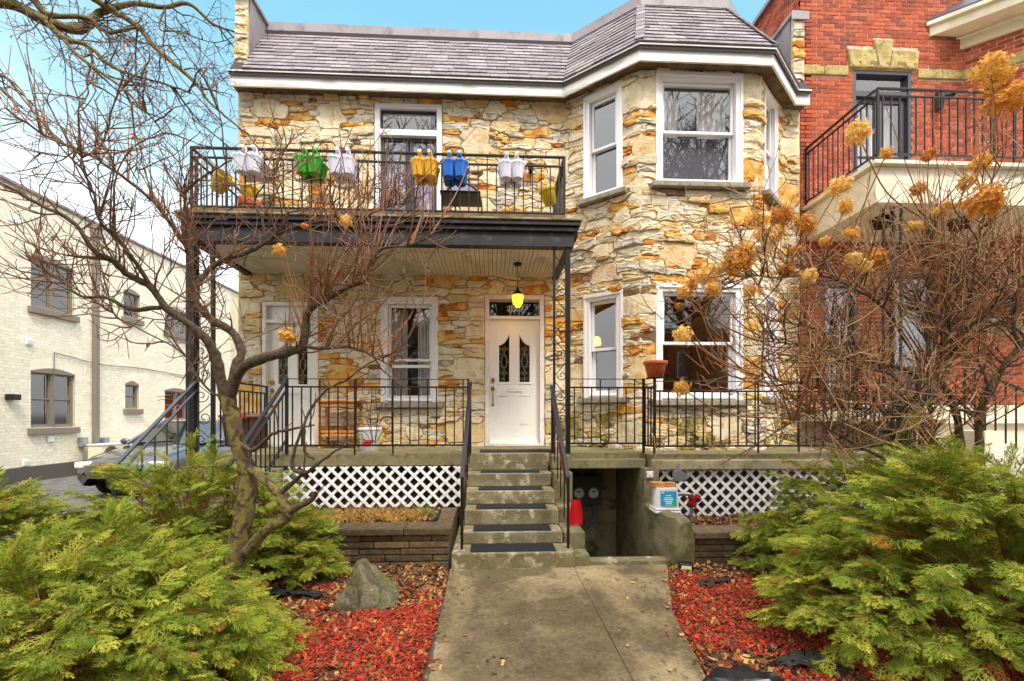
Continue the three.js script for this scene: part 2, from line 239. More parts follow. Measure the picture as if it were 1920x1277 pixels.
// rubble stones: cells of a size-weighted map, each cut back for the joint
function rubble(w, y0, y1, openings, place, seed, res = 0.012, sizes) {
  const r = rng(seed), seeds = [], cell = 0.3, grid = new Map(), key = (i, j) => i * 1000 + j, near = (x, y) => { const o = [], ci = Math.floor(x / cell), cj = Math.floor(y / cell); for (let i = ci - 3; i <= ci + 3; i++) for (let j = cj - 3; j <= cj + 3; j++) { const g = grid.get(key(i, j)); if (g) o.push(...g); } return o; };
  const classes = sizes ?? [[700, 0.17, 0.28, 0.12, 0.22, 'slab', 2.1], [700, 0.1, 0.17, 0.07, 0.13, 'slab', 1.8], [1600, 0.13, 0.2, 0.04, 0.062, 'ledge', 1], [9000, 0.09, 0.16, 0.028, 0.045, 'ledge', 1], [26000, 0.05, 0.095, 0.022, 0.036, 'small', 1]];
  for (const [tries, a, b, c, d, kind, spread] of classes) for (let k = 0; k < tries; k++) {
    const x = r() * w, y = y0 + r() * (y1 - y0), hw = mix(a, b, r()), hh = mix(c, d, r());
    if (openings.some(([u0, u1, v0, v1]) => x + hw * 0.85 > u0 && x - hw * 0.85 < u1 && y + hh * 0.85 > v0 && y - hh * 0.85 < v1)) continue;
    if (x - hw * 0.7 < 0 || x + hw * 0.7 > w || y - hh * 0.7 < y0 || y + hh * 0.7 > y1) continue;
    let ok = true; for (const s of near(x, y)) { const f = s.kind === 'slab' && kind === 'slab' ? spread : 0.93; if (Math.abs(s.x - x) < (s.hw + hw) * f && Math.abs(s.y - y) < (s.hh + hh) * f) { ok = false; break; } }
    if (!ok) continue;
    const s = { x, y, hw, hh, kind, rot: (r() - 0.5) * (kind === 'slab' ? 0.9 : 0.2), pow: kind === 'slab' ? 2.4 : 5 }; seeds.push(s);
    const g = key(Math.floor(x / cell), Math.floor(y / cell)); if (!grid.has(g)) grid.set(g, []); grid.get(g).push(s);
  }
  const nx = Math.ceil(w / res), ny = Math.ceil((y1 - y0) / res), lab = new Int16Array(nx * ny).fill(-1); seeds.forEach((s, i) => (s.i = i));
  for (let cj = 0; cj * 12 < ny; cj++) for (let ci = 0; ci * 12 < nx; ci++) {
    const c = near((ci + 0.5) * 12 * res, y0 + (cj + 0.5) * 12 * res);
    for (let j = cj * 12; j < Math.min(ny, cj * 12 + 12); j++) for (let i = ci * 12; i < Math.min(nx, ci * 12 + 12); i++) {
      const x = (i + 0.5) * res, y = y0 + (j + 0.5) * res; if (openings.some(([u0, u1, v0, v1]) => x > u0 && x < u1 && y > v0 && y < v1)) continue;
      const wx = x + (vnoise(x * 9, y * 9, 4096, 5) - 0.5) * 0.05, wy = y + (vnoise(x * 7, y * 14, 4096, 6) - 0.5) * 0.035;
      let best = 1e9, bi = -1; for (const s of c) { const dx = wx - s.x, dy = wy - s.y, ca = Math.cos(s.rot), sa = Math.sin(s.rot), a = Math.abs(dx * ca + dy * sa) / s.hw, b = Math.abs(dy * ca - dx * sa) / s.hh, d = Math.pow(a, s.pow) + Math.pow(b, s.pow), q = Math.pow(d, 1 / s.pow); if (q < best) { best = q; bi = s.i; } }
      lab[j * nx + i] = best < 2.4 ? bi : -1;
    }
  }
  const at = (x, y) => { const i = Math.floor(x / res), j = Math.floor((y - y0) / res); return i < 0 || j < 0 || i >= nx || j >= ny ? -2 : lab[j * nx + i]; }, out = [];
  for (const s of seeds) {
    const gap = 0.006 + r() * 0.006, P = [], K = 40; if (at(s.x, s.y) !== s.i) continue;
    for (let k = 0; k < K; k++) {
      const a = (k / K) * Math.PI * 2, cx = Math.cos(a) * s.hw, cy = Math.sin(a) * s.hh, l = Math.hypot(cx, cy), dx = cx / l, dy = cy / l; let t = 0; while (t < 0.8 && at(s.x + dx * t, s.y + dy * t) === s.i) t += 0.006;
      t = Math.max(0.012, t - gap); P.push([s.x + dx * t, s.y + dy * t]);
    }
    let keep = [...P.keys()];                                // drop points that hardly bend the outline
    for (let go = true; go && keep.length > 7;) { go = false; let bi = -1, bd = 0.009; for (let k = 0; k < keep.length; k++) { const a = P[keep[(k + keep.length - 1) % keep.length]], b = P[keep[k]], c = P[keep[(k + 1) % keep.length]], l = Math.hypot(c[0] - a[0], c[1] - a[1]) || 1e-6, d = Math.abs((c[0] - a[0]) * (a[1] - b[1]) - (a[0] - b[0]) * (c[1] - a[1])) / l; if (d < bd) { bd = d; bi = k; } } if (bi >= 0) { keep.splice(bi, 1); go = true; } }
    const Q = keep.map((k) => P[k]), A = areaOf(Q); if (A < 0.0007) continue;
    const mx = Q.reduce((t, p) => t + p[0], 0) / Q.length, my = Q.reduce((t, p) => t + p[1], 0) / Q.length;
    const rust = s.kind !== 'slab' && r() < 0.2, proud = s.kind === 'slab' ? 0.022 + r() * 0.02 : 0.02 + r() * r() * 0.058, tl = (r() - 0.5) * 0.1, tv = (r() - 0.35) * 0.16, n = Q.length, rings = [];
    const depth = (x, y, e) => proud * e + (x - mx) * tl + (y - my) * tv;
    rings.push(Q.map(([x, y]) => [x, y, -0.02])); rings.push(Q.map(([x, y]) => [x, y, depth(x, y, 0.72)]));
    const shrink = (f, e, j) => Q.map(([x, y]) => { const X = mix(x, mx, f), Y = mix(y, my, f); return [X, Y, depth(X, Y, e) + (r() - 0.5) * j]; });
    rings.push(shrink(Math.min(0.3, 0.012 / Math.sqrt(A)), 1, 0.004)); rings.push(shrink(0.5, 1.06, s.kind === 'slab' ? 0.012 : 0.022));
    const mid = [mx, my, depth(mx, my, 1.08)], pos = [], push = (p) => pos.push(...place(p[0], p[1], p[2]));
    for (let k = 0; k < 3; k++) for (let i = 0; i < n; i++) { const j = (i + 1) % n, a = rings[k][i], b = rings[k][j], c = rings[k + 1][j], d = rings[k + 1][i]; [a, b, c, a, c, d].forEach(push); }
    for (let i = 0; i < n; i++) [rings[3][i], rings[3][(i + 1) % n], mid].forEach(push);
    let g = new THREE.BufferGeometry(); g.setAttribute('position', new THREE.Float32BufferAttribute(pos, 3)); g = toCreasedNormals(g, 0.55);
    const uv = new Float32Array(pos.length / 3 * 2), ox = r() * 5, oy = r() * 5; for (let i = 0; i < pos.length / 3; i++) { uv[2 * i] = pos[3 * i] + pos[3 * i + 2] * 0.8 + ox; uv[2 * i + 1] = pos[3 * i + 1] + pos[3 * i + 2] * 0.4 + oy; } g.setAttribute('uv', new THREE.BufferAttribute(uv, 2));
    const q = r(); let m = rust ? (q < 0.42 ? 'rust0' : q < 0.9 ? 'rust1' : 'brown') : s.kind === 'slab' ? (q < 0.55 ? 'cream0' : q < 0.75 ? 'cream2' : q < 0.9 ? 'pale' : 'rust1') : (q < 0.3 ? 'cream0' : q < 0.58 ? 'cream1' : q < 0.78 ? 'grey' : 'cream2');
    out.push({ g, a: A, x: mx, y: my, key: m });
  }
  return out;
}
{
  const op = Object.values(OPEN).map(([i, a, b, c, d]) => [cum[i] + a - 0.004, cum[i] + b + 0.004, c - (c < 1.1 ? 0.2 : 0.004), d + 0.004]);
  for (const [i, a, b, c] of Object.values(OPEN).filter((o) => o[3] > 1.2 && o[3] < 6)) op.push([cum[i] + a - 0.13, cum[i] + b + 0.13, c - 0.095, c]);   // room for the sills
  const st = rubble(WL, 1.0, WT, op, onWall, 42);
  for (const s of st) { if (s.x > 5.3 && s.y < 1.55 && hash(Math.round(s.x * 40), Math.round(s.y * 40), 8) < 0.4) s.key = 'moss'; s.m = stoneMats[s.key]; const o = origin(wall); s.g.translate(-o.x, -o.y, -o.z); }
  pieces('stone', 'small_stones', st, wall);
}

// eaves and mansard roof
const EO = 0.25, SY = 6.78;
for (let i = 0; i < 5; i++) putW('fascia', [strip(EO - 0.03, EO, SY - 0.05, SY + 0.15, i), strip(EO - 0.03, EO + 0.045, SY + 0.15, SY + 0.172, i)], M.fascia, house);
for (let i = 0; i < 5; i++) putW('soffit', strip(-0.02, EO - 0.032, SY, SY + 0.02, i), M.beam, house);
const roof = putW('roof', [0, 1, 2, 3, 4].map((i) => strip(0.28, -0.54, SY + 0.10, SY + 0.172, i, 8.15, 8.22)).concat([box(-3.9, 5.2, 8.1, 8.2, -8.0, -12)]), M.roofBase, house);
{
  const list = [], E0 = offsetPath(0.3), E1 = offsetPath(-0.53), y0 = SY + 0.185, y1 = 8.24, r = rng(77);
  for (let i = 0; i < 5; i++) {
    const a = V(E0[i][0], y0, E0[i][1]), b = V(E0[i + 1][0], y0, E0[i + 1][1]), c = V(E1[i + 1][0], y1, E1[i + 1][1]), d = V(E1[i][0], y1, E1[i][1]);
    if (i === 0) { a.x = -3.86; d.x = -3.86; } if (i === 4) { b.x = 5.08; c.x = 5.08; }
    const U = b.clone().sub(a).normalize(), up = d.clone().sub(a); up.addScaledVector(U, -up.dot(U)); const F = frame(a.toArray(), U.toArray(), up.toArray()), inv = F.clone().invert(), S = up.length();
    const loc = [a, b, c, d].map((p) => p.clone().applyMatrix4(inv)).map((p) => [p.x, p.y]), exp = 0.13, rows = Math.ceil(S / exp), x0 = Math.min(...loc.map((p) => p[0])) - 0.4, x1 = Math.max(...loc.map((p) => p[0])) + 0.4;
    for (let k = 0; k < rows; k++) for (let x = x0 + (k % 2) * 0.15 + (r() - 0.5) * 0.08; x < x1;) {
      const w = 0.27 + r() * 0.09, yy = k * exp - 0.012 + (r() - 0.5) * 0.008, q = clip([[x + 0.0025, yy], [x + w - 0.0025, yy + (r() - 0.5) * 0.006], [x + w - 0.0025, yy + exp + 0.03], [x + 0.0025, yy + exp + 0.03]], loc); x += w; if (q.length < 3 || areaOf(q) < 0.002) continue;
      const lift = 0.012 + r() * 0.009, g = metricUV(prism(q, -0.01, 0, (px, py) => lift * (1 - (py - yy) / (exp + 0.03)) + 0.003), r() * 3, r() * 3).applyMatrix4(F);
      const o = origin(roof); g.translate(-o.x, -o.y, -o.z); list.push({ g, m: M.shingles[Math.floor(r() * 4)], a: areaOf(q) });
    }
  }
  pieces('shingle', 'more_shingles', list, roof, 300, (p, q) => q.a - p.a);
  for (const i of [2, 3]) { const a = V(E0[i][0], y0 + 0.03, E0[i][1]), b = V(E1[i][0], y1 + 0.02, E1[i][1]); for (let k = 0; k < 9; k++) { const p = a.clone().lerp(b, k / 9.2), q = a.clone().lerp(b, (k + 1.25) / 9.2); putW('hip_cap', flatBar(p.clone().add(V(0, 0.012, 0)).toArray(), q.toArray(), 0.13, 0.012), M.shingles[k % 4], roof); } }
  putW('ridge_flashing', [0, 1, 2, 3, 4].map((i) => strip(-0.47, -0.6, 8.2, 8.36, i)), M.metalGrey, roof);
}
for (const [x0, x1] of [[-4.07, -3.87], [5.09, 5.29]]) {      // party walls standing above the roof
  const px = putW('parapet', box(x0 + 0.01, x1 - 0.01, 6.8, 8.3, -7.47, -9.6), M.mortar, house), inner = x0 < 0 ? x1 : x0;
  putW('flashing', [box(inner - 0.012, inner + 0.012, 6.95, 8.32, -7.5, -9.6)], M.metalGrey, px);
  putW('cap', [box(x0 - 0.05, x1 + 0.05, 8.3, 8.36, -7.38, -9.6), box(x0 - 0.05, x1 + 0.05, 8.22, 8.3, -7.38, -7.4)], M.metalGrey, px);
  const o = origin(px), s = rubble(0.2, 6.92, 8.3, [], (u, y, d) => [x0 + u, y, -7.46 + d], x0 < 0 ? 5 : 6, 0.012, [[600, 0.07, 0.1, 0.03, 0.06, 'ledge', 1], [900, 0.04, 0.07, 0.025, 0.035, 'small', 1]]);
  for (const q of s) { q.g.translate(-o.x, -o.y, -o.z); put('stone', q.g, stoneMats[q.key], px); }
}
// the rest of the shell, so that the rooms are dark
putW('side_wall', [box(-4.06, -3.85, -0.9, 6.8, -7.8, -12), box(5.05, 5.28, -0.9, 6.8, -7.8, -12), box(-4.06, 5.28, -0.9, 8.1, -12, -12.2)], M.mortar, house);
putW('floor', [box(-3.85, 5.05, 0.92, 1.02, -7.8, -12), box(-3.85, 5.05, 3.95, 4.12, -7.8, -12), box(2.2, 4.1, 3.95, 4.12, -7.04, -7.8), box(2.2, 4.1, 0.92, 1.02, -7.04, -7.8)], M.room, house);
putW('room_wall', [box(-3.85, 5.05, 1.02, 6.8, -11.2, -11.3), box(1.1, 1.2, 1.02, 6.8, -7.8, -11.2), box(-3.85, 5.05, 6.7, 6.8, -7.8, -11.2), box(2.2, 4.1, 6.74, 6.8, -7.0, -7.8)], M.room, house);

// windows and doors: local x along the wall, y up, z outward
function opening(key, name) { const [i, a, b, y0, y1] = OPEN[key], L = segLen[i], dx = (WALL[i + 1][0] - WALL[i][0]) / L, dz = (WALL[i + 1][1] - WALL[i][1]) / L, g = sub(name, house, [WALL[i][0] + dx * a - house.position.x, y0, WALL[i][1] + dz * a - house.position.z], Math.atan2(-dz, dx)); return [g, b - a, y1 - y0]; }
const border = (x0, x1, y0, y1, w, z0, z1, wb = w, r = 0.006) => [rbox(x0, x0 + w, y0, y1, z0, z1, r), rbox(x1 - w, x1, y0, y1, z0, z1, r), rbox(x0 + w, x1 - w, y1 - w, y1, z0, z1 - 0.003, r), rbox(x0 + w, x1 - w, y0, y0 + wb, z0, z1 - 0.003, r)];
const pane = (x0, x1, y0, y1, z) => new THREE.PlaneGeometry(x1 - x0, y1 - y0).translate((x0 + x1) / 2, (y0 + y1) / 2, z);
function drape(x0, x1, y0, y1, z, folds, amp, gather = 0) { const n = 48, g = new THREE.PlaneGeometry(1, 1, n, 6), p = g.attributes.position; for (let i = 0; i < p.count; i++) { const u = p.getX(i) + 0.5, v = p.getY(i) + 0.5; p.setXYZ(i, mix(x0, x1, u) + gather * (1 - v) * u, mix(y0, y1, v), z + Math.sin(u * folds * 6.28 + Math.sin(v * 2) * 0.4) * amp * (1.2 - 0.5 * v)); } g.computeVertexNormals(); return g; }
function sashWindow(key, o = {}) {
  const [g, w, h] = opening(key, 'window'), mid = h * (o.mid ?? 0.5), f = 0.075;
  put('frame', [...border(0, w, 0, h, f, -0.16, 0.03, 0.07), rbox(-0.03, w + 0.03, h - 0.02, h + 0.035, -0.02, 0.05), rbox(-0.03, 0.012, 0, h, -0.02, 0.045), rbox(w - 0.012, w + 0.03, 0, h, -0.02, 0.045), rbox(f, w - f, 0.02, 0.05, -0.1, 0.05)], M.white, g);
  put('upper_sash', border(f + 0.004, w - f - 0.004, mid - 0.03, h - f - 0.004, 0.045, -0.075, -0.035), M.white, g);
  put('lower_sash', border(f + 0.004, w - f - 0.004, 0.074, mid + 0.022, 0.045, -0.125, -0.085), M.white, g);
  put('pane', pane(f + 0.04, w - f - 0.04, mid, h - f - 0.04, -0.055), M.glass, g); put('pane', pane(f + 0.04, w - f - 0.04, 0.11, mid, -0.105), M.glass, g);
  put('sill', rbox(-0.11, w + 0.11, -0.085, -0.006, -0.1, 0.13, 0.01), M.sill, g);
  if (o.screen) put('insect_screen', rbox(f + 0.045, w - f - 0.045, 0.12, mid - 0.02, -0.16, -0.155), M.screen, g);
  if (o.curtain) { put('curtain', drape(f, w * o.curtain[0], 0.08, h - 0.1, -0.3, 5, 0.02, o.curtain[2] ?? 0), M.curtain, g); put('curtain', drape(w * o.curtain[1], w - f, 0.08, h - 0.1, -0.3, 5, 0.02), M.curtain, g); }
  return g;
}
sashWindow('bayUp', { mid: 0.5, screen: true, curtain: [0.34, 0.58] }); sashWindow('bayLow', { mid: 0.51 });
sashWindow('bayLeftUp', { mid: 0.49 }); sashWindow('bayLeftLow', { mid: 0.48, screen: true }); sashWindow('bayRightUp'); sashWindow('bayRightLow');
{ const g = sashWindow('hallWindow', { mid: 0.42, curtain: [0.4, 0.6] }); put('storm_rail', rbox(0.1, 0.77, 0.57, 0.62, -0.03, 0.0), M.white, g); }

const font = await new FontLoader().loadAsync('fonts/droid/droid_serif_bold.typeface.json');
function leadedDoor(key, dy, fx0, fx1) {                     // white door with two swooped leaded lights
  const [g, w, h] = opening(key, 'door'), f = fx0, sl = h - dy, mx = w / 2;
  put('door_frame', [...border(0, w, 0, h, f, -0.22, 0.02, 0.02), rbox(f, w - f, sl, sl + 0.05, -0.2, 0.015), rbox(f, w - f, 0, 0.045, -0.2, 0.02)], M.trim, g);
  const s = new THREE.Shape([[f + 0.004, 0.05], [w - f - 0.004, 0.05], [w - f - 0.004, sl - 0.004], [f + 0.004, sl - 0.004]].map((p) => new THREE.Vector2(...p)));
  const dw = w - 2 * f, lw = dw * 0.21, y0 = sl * 0.505, ys = sl * 0.80, yt = sl * 0.895, lites = [];
  for (const k of [-1, 1]) {                                 // each light is open to a high point at the middle of the door
    const xi = mx + k * dw * 0.1, xo = xi + k * lw, p = new THREE.Path(); p.moveTo(xi, y0); p.lineTo(xo, y0); p.lineTo(xo, ys); p.quadraticCurveTo(xi + k * lw * 0.35, ys + 0.01, xi, yt); p.lineTo(xi, y0); s.holes.push(p); lites.push([xi, xo, k]);
  }
  const slab = put('door_slab', new THREE.ExtrudeGeometry(s, { depth: 0.045, bevelEnabled: true, bevelSize: 0.003, bevelThickness: 0.003, bevelSegments: 1 }).translate(0, 0, -0.13), M.door, g);
  for (const [xi, xo, k] of lites) {
    const a = Math.min(xi, xo), b = Math.max(xi, xo), cx = (a + b) / 2, z = -0.1, t = 0.0045, L = (x0, y0_, x1, y1_) => bar([x0, y0_, z], [x1, y1_, z], t, 5);
    put('leaded_glass', new THREE.ShapeGeometry(new THREE.Shape([[a, y0], [b, y0], [b, k > 0 ? ys : yt], [a, k > 0 ? yt : ys]].map((p) => new THREE.Vector2(...p)))).translate(0, 0, -0.108), M.glass, g);
    const dia = (y, q) => [L(cx - q, y, cx, y + q), L(cx, y + q, cx + q, y), L(cx + q, y, cx, y - q), L(cx, y - q, cx - q, y), L(a, y, cx - q, y), L(cx + q, y, b, y)], H = ys - y0;
    const oval = Array.from({ length: 25 }, (_, i) => V(cx + Math.cos(i / 24 * 6.283) * lw * 0.27, y0 + H * 0.56 + Math.sin(i / 24 * 6.283) * H * 0.17, z));
    put('lead_came', [dia(y0 + H * 0.25, 0.035), dia(y0 + H * 0.9, 0.035), tube(oval, t, 5), L(cx, y0, cx, y0 + H * 0.2), L(cx, y0 + H * 0.31, cx, y0 + H * 0.39), L(cx, y0 + H * 0.73, cx, y0 + H * 0.84), L(a, y0 + H * 0.56, cx - lw * 0.27, y0 + H * 0.56), L(cx + lw * 0.27, y0 + H * 0.56, b, y0 + H * 0.56)], M.lead, g);
    put('panel_moulding', [...border(a - 0.02, b + 0.02, y0 - 0.03, yt + 0.03, 0.012, -0.09, -0.078), rbox(a - 0.03, b + 0.03, y0 - 0.03, y0 - 0.012, -0.09, -0.07)], M.door, g);
    put('panel', [...border(a - 0.02, b + 0.02, sl * 0.165, sl * 0.395, 0.014, -0.09, -0.079), rbox(a + 0.012, b - 0.012, sl * 0.165 + 0.03, sl * 0.395 - 0.03, -0.09, -0.08, 0.004)], M.door, g);
  }
  put('letter_slot', rbox(mx - 0.115, mx + 0.13, sl * 0.43, sl * 0.465, -0.09, -0.066), M.door, g);
  const hx = f + 0.06; put('deadbolt', new THREE.CylinderGeometry(0.03, 0.032, 0.03, 16).scale(1, 1, 1.3).rotateX(Math.PI / 2).translate(hx, sl * 0.52, -0.07), M.brass, g);
  put('handle', [new THREE.SphereGeometry(0.03, 12, 10).scale(1.1, 1.4, 0.5).translate(hx, sl * 0.455, -0.075), tube(smooth([[hx, sl * 0.45, -0.075], [hx, sl * 0.42, -0.02], [hx, sl * 0.35, -0.03], [hx, sl * 0.325, -0.078]], 12), 0.009, 8), new THREE.SphereGeometry(0.02, 10, 8).scale(1, 1.3, 0.5).translate(hx, sl * 0.325, -0.077)], M.brass, g);
  return [g, w, h, sl, f];
}
{
  const [g, w, h, sl, f] = leadedDoor('frontDoor', 0.4, 0.07);
  put('transom_pane', pane(f, w - f, sl + 0.05, h - f, -0.1), M.glass, g);
  const t = new TextGeometry('2286', { font, size: 0.085, depth: 0.004, curveSegments: 4 }); t.translate(0.36, sl + 0.15, -0.097); put('house_number', t, mat({ color: 0xc9b58a, roughness: 0.5 }), g);
  const [g2, w2, h2, sl2, f2] = leadedDoor('leftDoor', 0.34, 0.06); put('transom_panel', rbox(f2, w2 - f2, sl2 + 0.05, h2 - f2, -0.1, -0.06), M.trim, g2);
}
{ // balcony door: white frame, dark transom, pair of screen doors with lilac curtains behind
  const [g, w, h] = opening('balconyDoor', 'balcony_door'), ty = h - 0.42;
  put('door_frame', [...border(0, w, 0, h, 0.085, -0.16, 0.03, 0.03), rbox(0.085, w - 0.085, ty - 0.1, ty, -0.14, 0.02)], M.white, g);
  put('transom_frame', border(0.09, w - 0.09, ty + 0.005, h - 0.09, 0.022, -0.08, -0.02), M.charcoal, g); put('transom_pane', pane(0.11, w - 0.11, ty + 0.02, h - 0.1, -0.05), M.glass, g);
  for (const k of [0, 1]) { const a = k ? w / 2 + 0.01 : 0.09, b = k ? w - 0.09 : w / 2 - 0.01; put('screen_door', border(a, b, 0.04, ty - 0.105, 0.05, -0.1, -0.05), M.charcoal, g); put('pane', pane(a + 0.045, b - 0.045, 0.08, ty - 0.15, -0.08), M.glass, g); put('curtain', drape(a, b, 0.04, ty - 0.12, -0.2, 7, 0.012), mat({ color: 0x9a93ab, roughness: 0.9 }), g); }
}
{ // lamp over the dining table, seen through the bay window
  const l = thing('ceiling_lamp', 'lit two-shade ceiling lamp inside the ground-floor bay room', 'lamp', [2.1, 4.0, -9.6]);
  put('stem', [bar([0, 0, 0], [0, -0.75, 0], 0.012), bar([-0.16, -0.75, 0], [0.16, -0.75, 0], 0.012)], M.bronze, l);
  const sh = mat({ color: 0xffd9a0, emissive: 0xffa030, emissiveIntensity: 3.2, roughness: 0.6 });
  for (const x of [-0.15, 0.15]) { put('lamp_shade', lathe([[0.05, 0], [0.085, -0.03], [0.1, -0.14], [0.09, -0.17]], 16).translate(x, -0.75, 0), sh, l); }
  const p = new THREE.PointLight(0xffb055, 0.15, 8, 2); p.position.set(0, -1.0, 0.05); p.castShadow = true; l.add(p);
}

// ================================================================ GROUND
{
  const s = new THREE.Shape([[-120, -120], [120, -120], [120, 120], [-120, 120]].map((p) => new THREE.Vector2(...p))), h = new THREE.Path();
  h.moveTo(1.0, 4.75); h.lineTo(2.05, 4.75); h.lineTo(2.05, 7.3); h.lineTo(1.0, 7.3); h.lineTo(1.0, 4.75); s.holes.push(h);
  structure('ground', clean(new THREE.ShapeGeometry(s).rotateX(-Math.PI / 2).translate(0, -0.03, 0)), M.asphalt);
}
{ // concrete walk: left slab and right slab with the joint between them; stained and damp
  const walkTex = tex(512, (u, v) => { const n = fbm(u, v, 3, 6, 401), m = fbm(u, v, 5, 5, 403), q = fbm(u, v, 40, 3, 405), st = fbm(u * 1, v * 0.5, 6, 5, 407); let c = mix3([138, 120, 88], [98, 83, 56], sstep(0.36, 0.6, n)); c = mix3(c, [80, 66, 42], sstep(0.46, 0.62, m) * 0.75); c = mix3(c, [172, 150, 108], sstep(0.5, 0.74, st) * 0.5); const g = fbm(u, v, 128, 2, 409); c = mix3(c, [62, 50, 30], sstep(0.62, 0.8, q) * 0.5); return c.map((k) => k + (g - 0.5) * 34 + (q - 0.5) * 22); });
  const wm = new THREE.MeshPhysicalMaterial({ map: rep(walkTex, 2.3), bumpMap: bump(0.22), bumpScale: 0.005, roughness: 0.72, side: THREE.DoubleSide });
  const p = labelled(new THREE.Group(), null, null, null, 'structure'); p.name = 'path'; scene.add(p);
  const slab = (pts, y) => { const g = prism(pts.map(([x, z]) => [x, -z]), -0.06, y); return metricUV(g.rotateX(-Math.PI / 2)); };
  put('slab', slab([[-0.41, -4.66], [-0.385, -3.62], [0.845, -3.62], [0.855, -4.66]].map(([x, z]) => [x, z]), 0.012), wm, p);
  put('slab', slab([[-0.385, -3.612], [-0.33, -0.5], [0.815, -0.5], [0.843, -3.612]], 0.014), wm, p);
  put('slab', slab([[0.862, -4.72], [0.853, -3.6], [1.46, -3.6], [1.86, -4.72]], 0.006), wm, p);
  put('slab', slab([[0.852, -3.592], [0.822, -0.5], [0.9, -0.5], [1.455, -3.592]], 0.009), wm, p);
  const street = structure('sidewalk', box(-40, 40, -0.02, 0.02, -0.4, 1.6), M.concrete); structure('road', box(-60, 60, -0.02, -0.01, 2.2, 12), M.asphalt);
  structure('driveway', box(-9.6, -4.3, -0.02, 0.03, -2.5, -24), M.asphalt);
}
const soilH = (x, z, s) => fbm(mod(x / 8, 1), mod(z / 8, 1), 8, 5, s) - 0.35;
const walkRight = (z) => (z < -3.6 ? 1.46 + (-z - 3.6) * 0.357 : 1.46 + (z + 3.6) * -0.18), inWalk = (x, z) => x > -0.4 && x < walkRight(z);
const yardY = (x, z) => { const d = Math.min(x + 0.4, walkRight(z) - x), out = sstep(0.02, -0.12, d); return -0.035 + out * (0.045 + soilH(x, z, 500) * 0.09); };   // dips below the walk
function bed(name, x0, x1, z0, z1, height, res = 0.05) {       // uneven soil sheet
  const g = new THREE.PlaneGeometry(x1 - x0, z1 - z0, Math.ceil((x1 - x0) / res), Math.ceil((z1 - z0) / res)).rotateX(-Math.PI / 2).translate((x0 + x1) / 2, 0, (z0 + z1) / 2), p = g.attributes.position;
  for (let i = 0; i < p.count; i++) p.setY(i, height(p.getX(i), p.getZ(i)));
  g.computeVertexNormals(); metricUV(g); return structure(name, g, M.soil);
}
bed('soil', -5.6, 9, -4.72, -0.42, yardY); bed('planter_soil', -2.7, -0.6, -6.2, -4.9, (x, z) => 0.33 + soilH(x, z, 504) * 0.1); bed('planter_soil', 2.3, 3.75, -6.1, -4.9, (x, z) => 0.2 + soilH(x, z, 505) * 0.1);
bed('soil', 3.7, 12, -7.4, -4.73, (x, z) => -0.02 + soilH(x, z, 506) * 0.08, 0.15);

// ================================================================ PORCH, TERRACE, STAIRS
{
  const p = thing('concrete_porch', 'mossy concrete porch and terrace floor along the stone house front', 'porch', [0, 0, -6.8]);
  putW('slab', rbox(-3.95, 2.12, 0.90, PF, -6.14, -7.545, 0.012), M.mossConcrete, p);
  putW('terrace_slab', rbox(2.122, 6.1, 0.87, PF - 0.015, -5.98, -7.545, 0.015), M.mossConcrete, p);
  putW('terrace_edge', rbox(2.13, 6.11, 0.85, 0.99, -5.9, -6.1, 0.02), M.concrete, p);
  for (const x of [-3.9, -2.66, -0.42]) putW('pier', rbox(x, x + 0.16, -0.1, 0.9, -6.2, -6.4, 0.01), M.concrete, p);
  putW('pier', rbox(5.42, 5.85, 0, 0.87, -6.02, -6.3, 0.02), M.sandstone, p);
  putW('foundation', [box(-3.95, 1.0, -0.5, 0.9, -7.3, -7.5), box(2.3, 6.0, -0.5, 0.87, -7.0, -7.2)], M.concrete, p);
}
const STEPS = [[0.174, -4.65], [0.31, -4.95], [0.49, -5.25], [0.66, -5.55], [0.835, -5.85], [1.065, -6.15]];
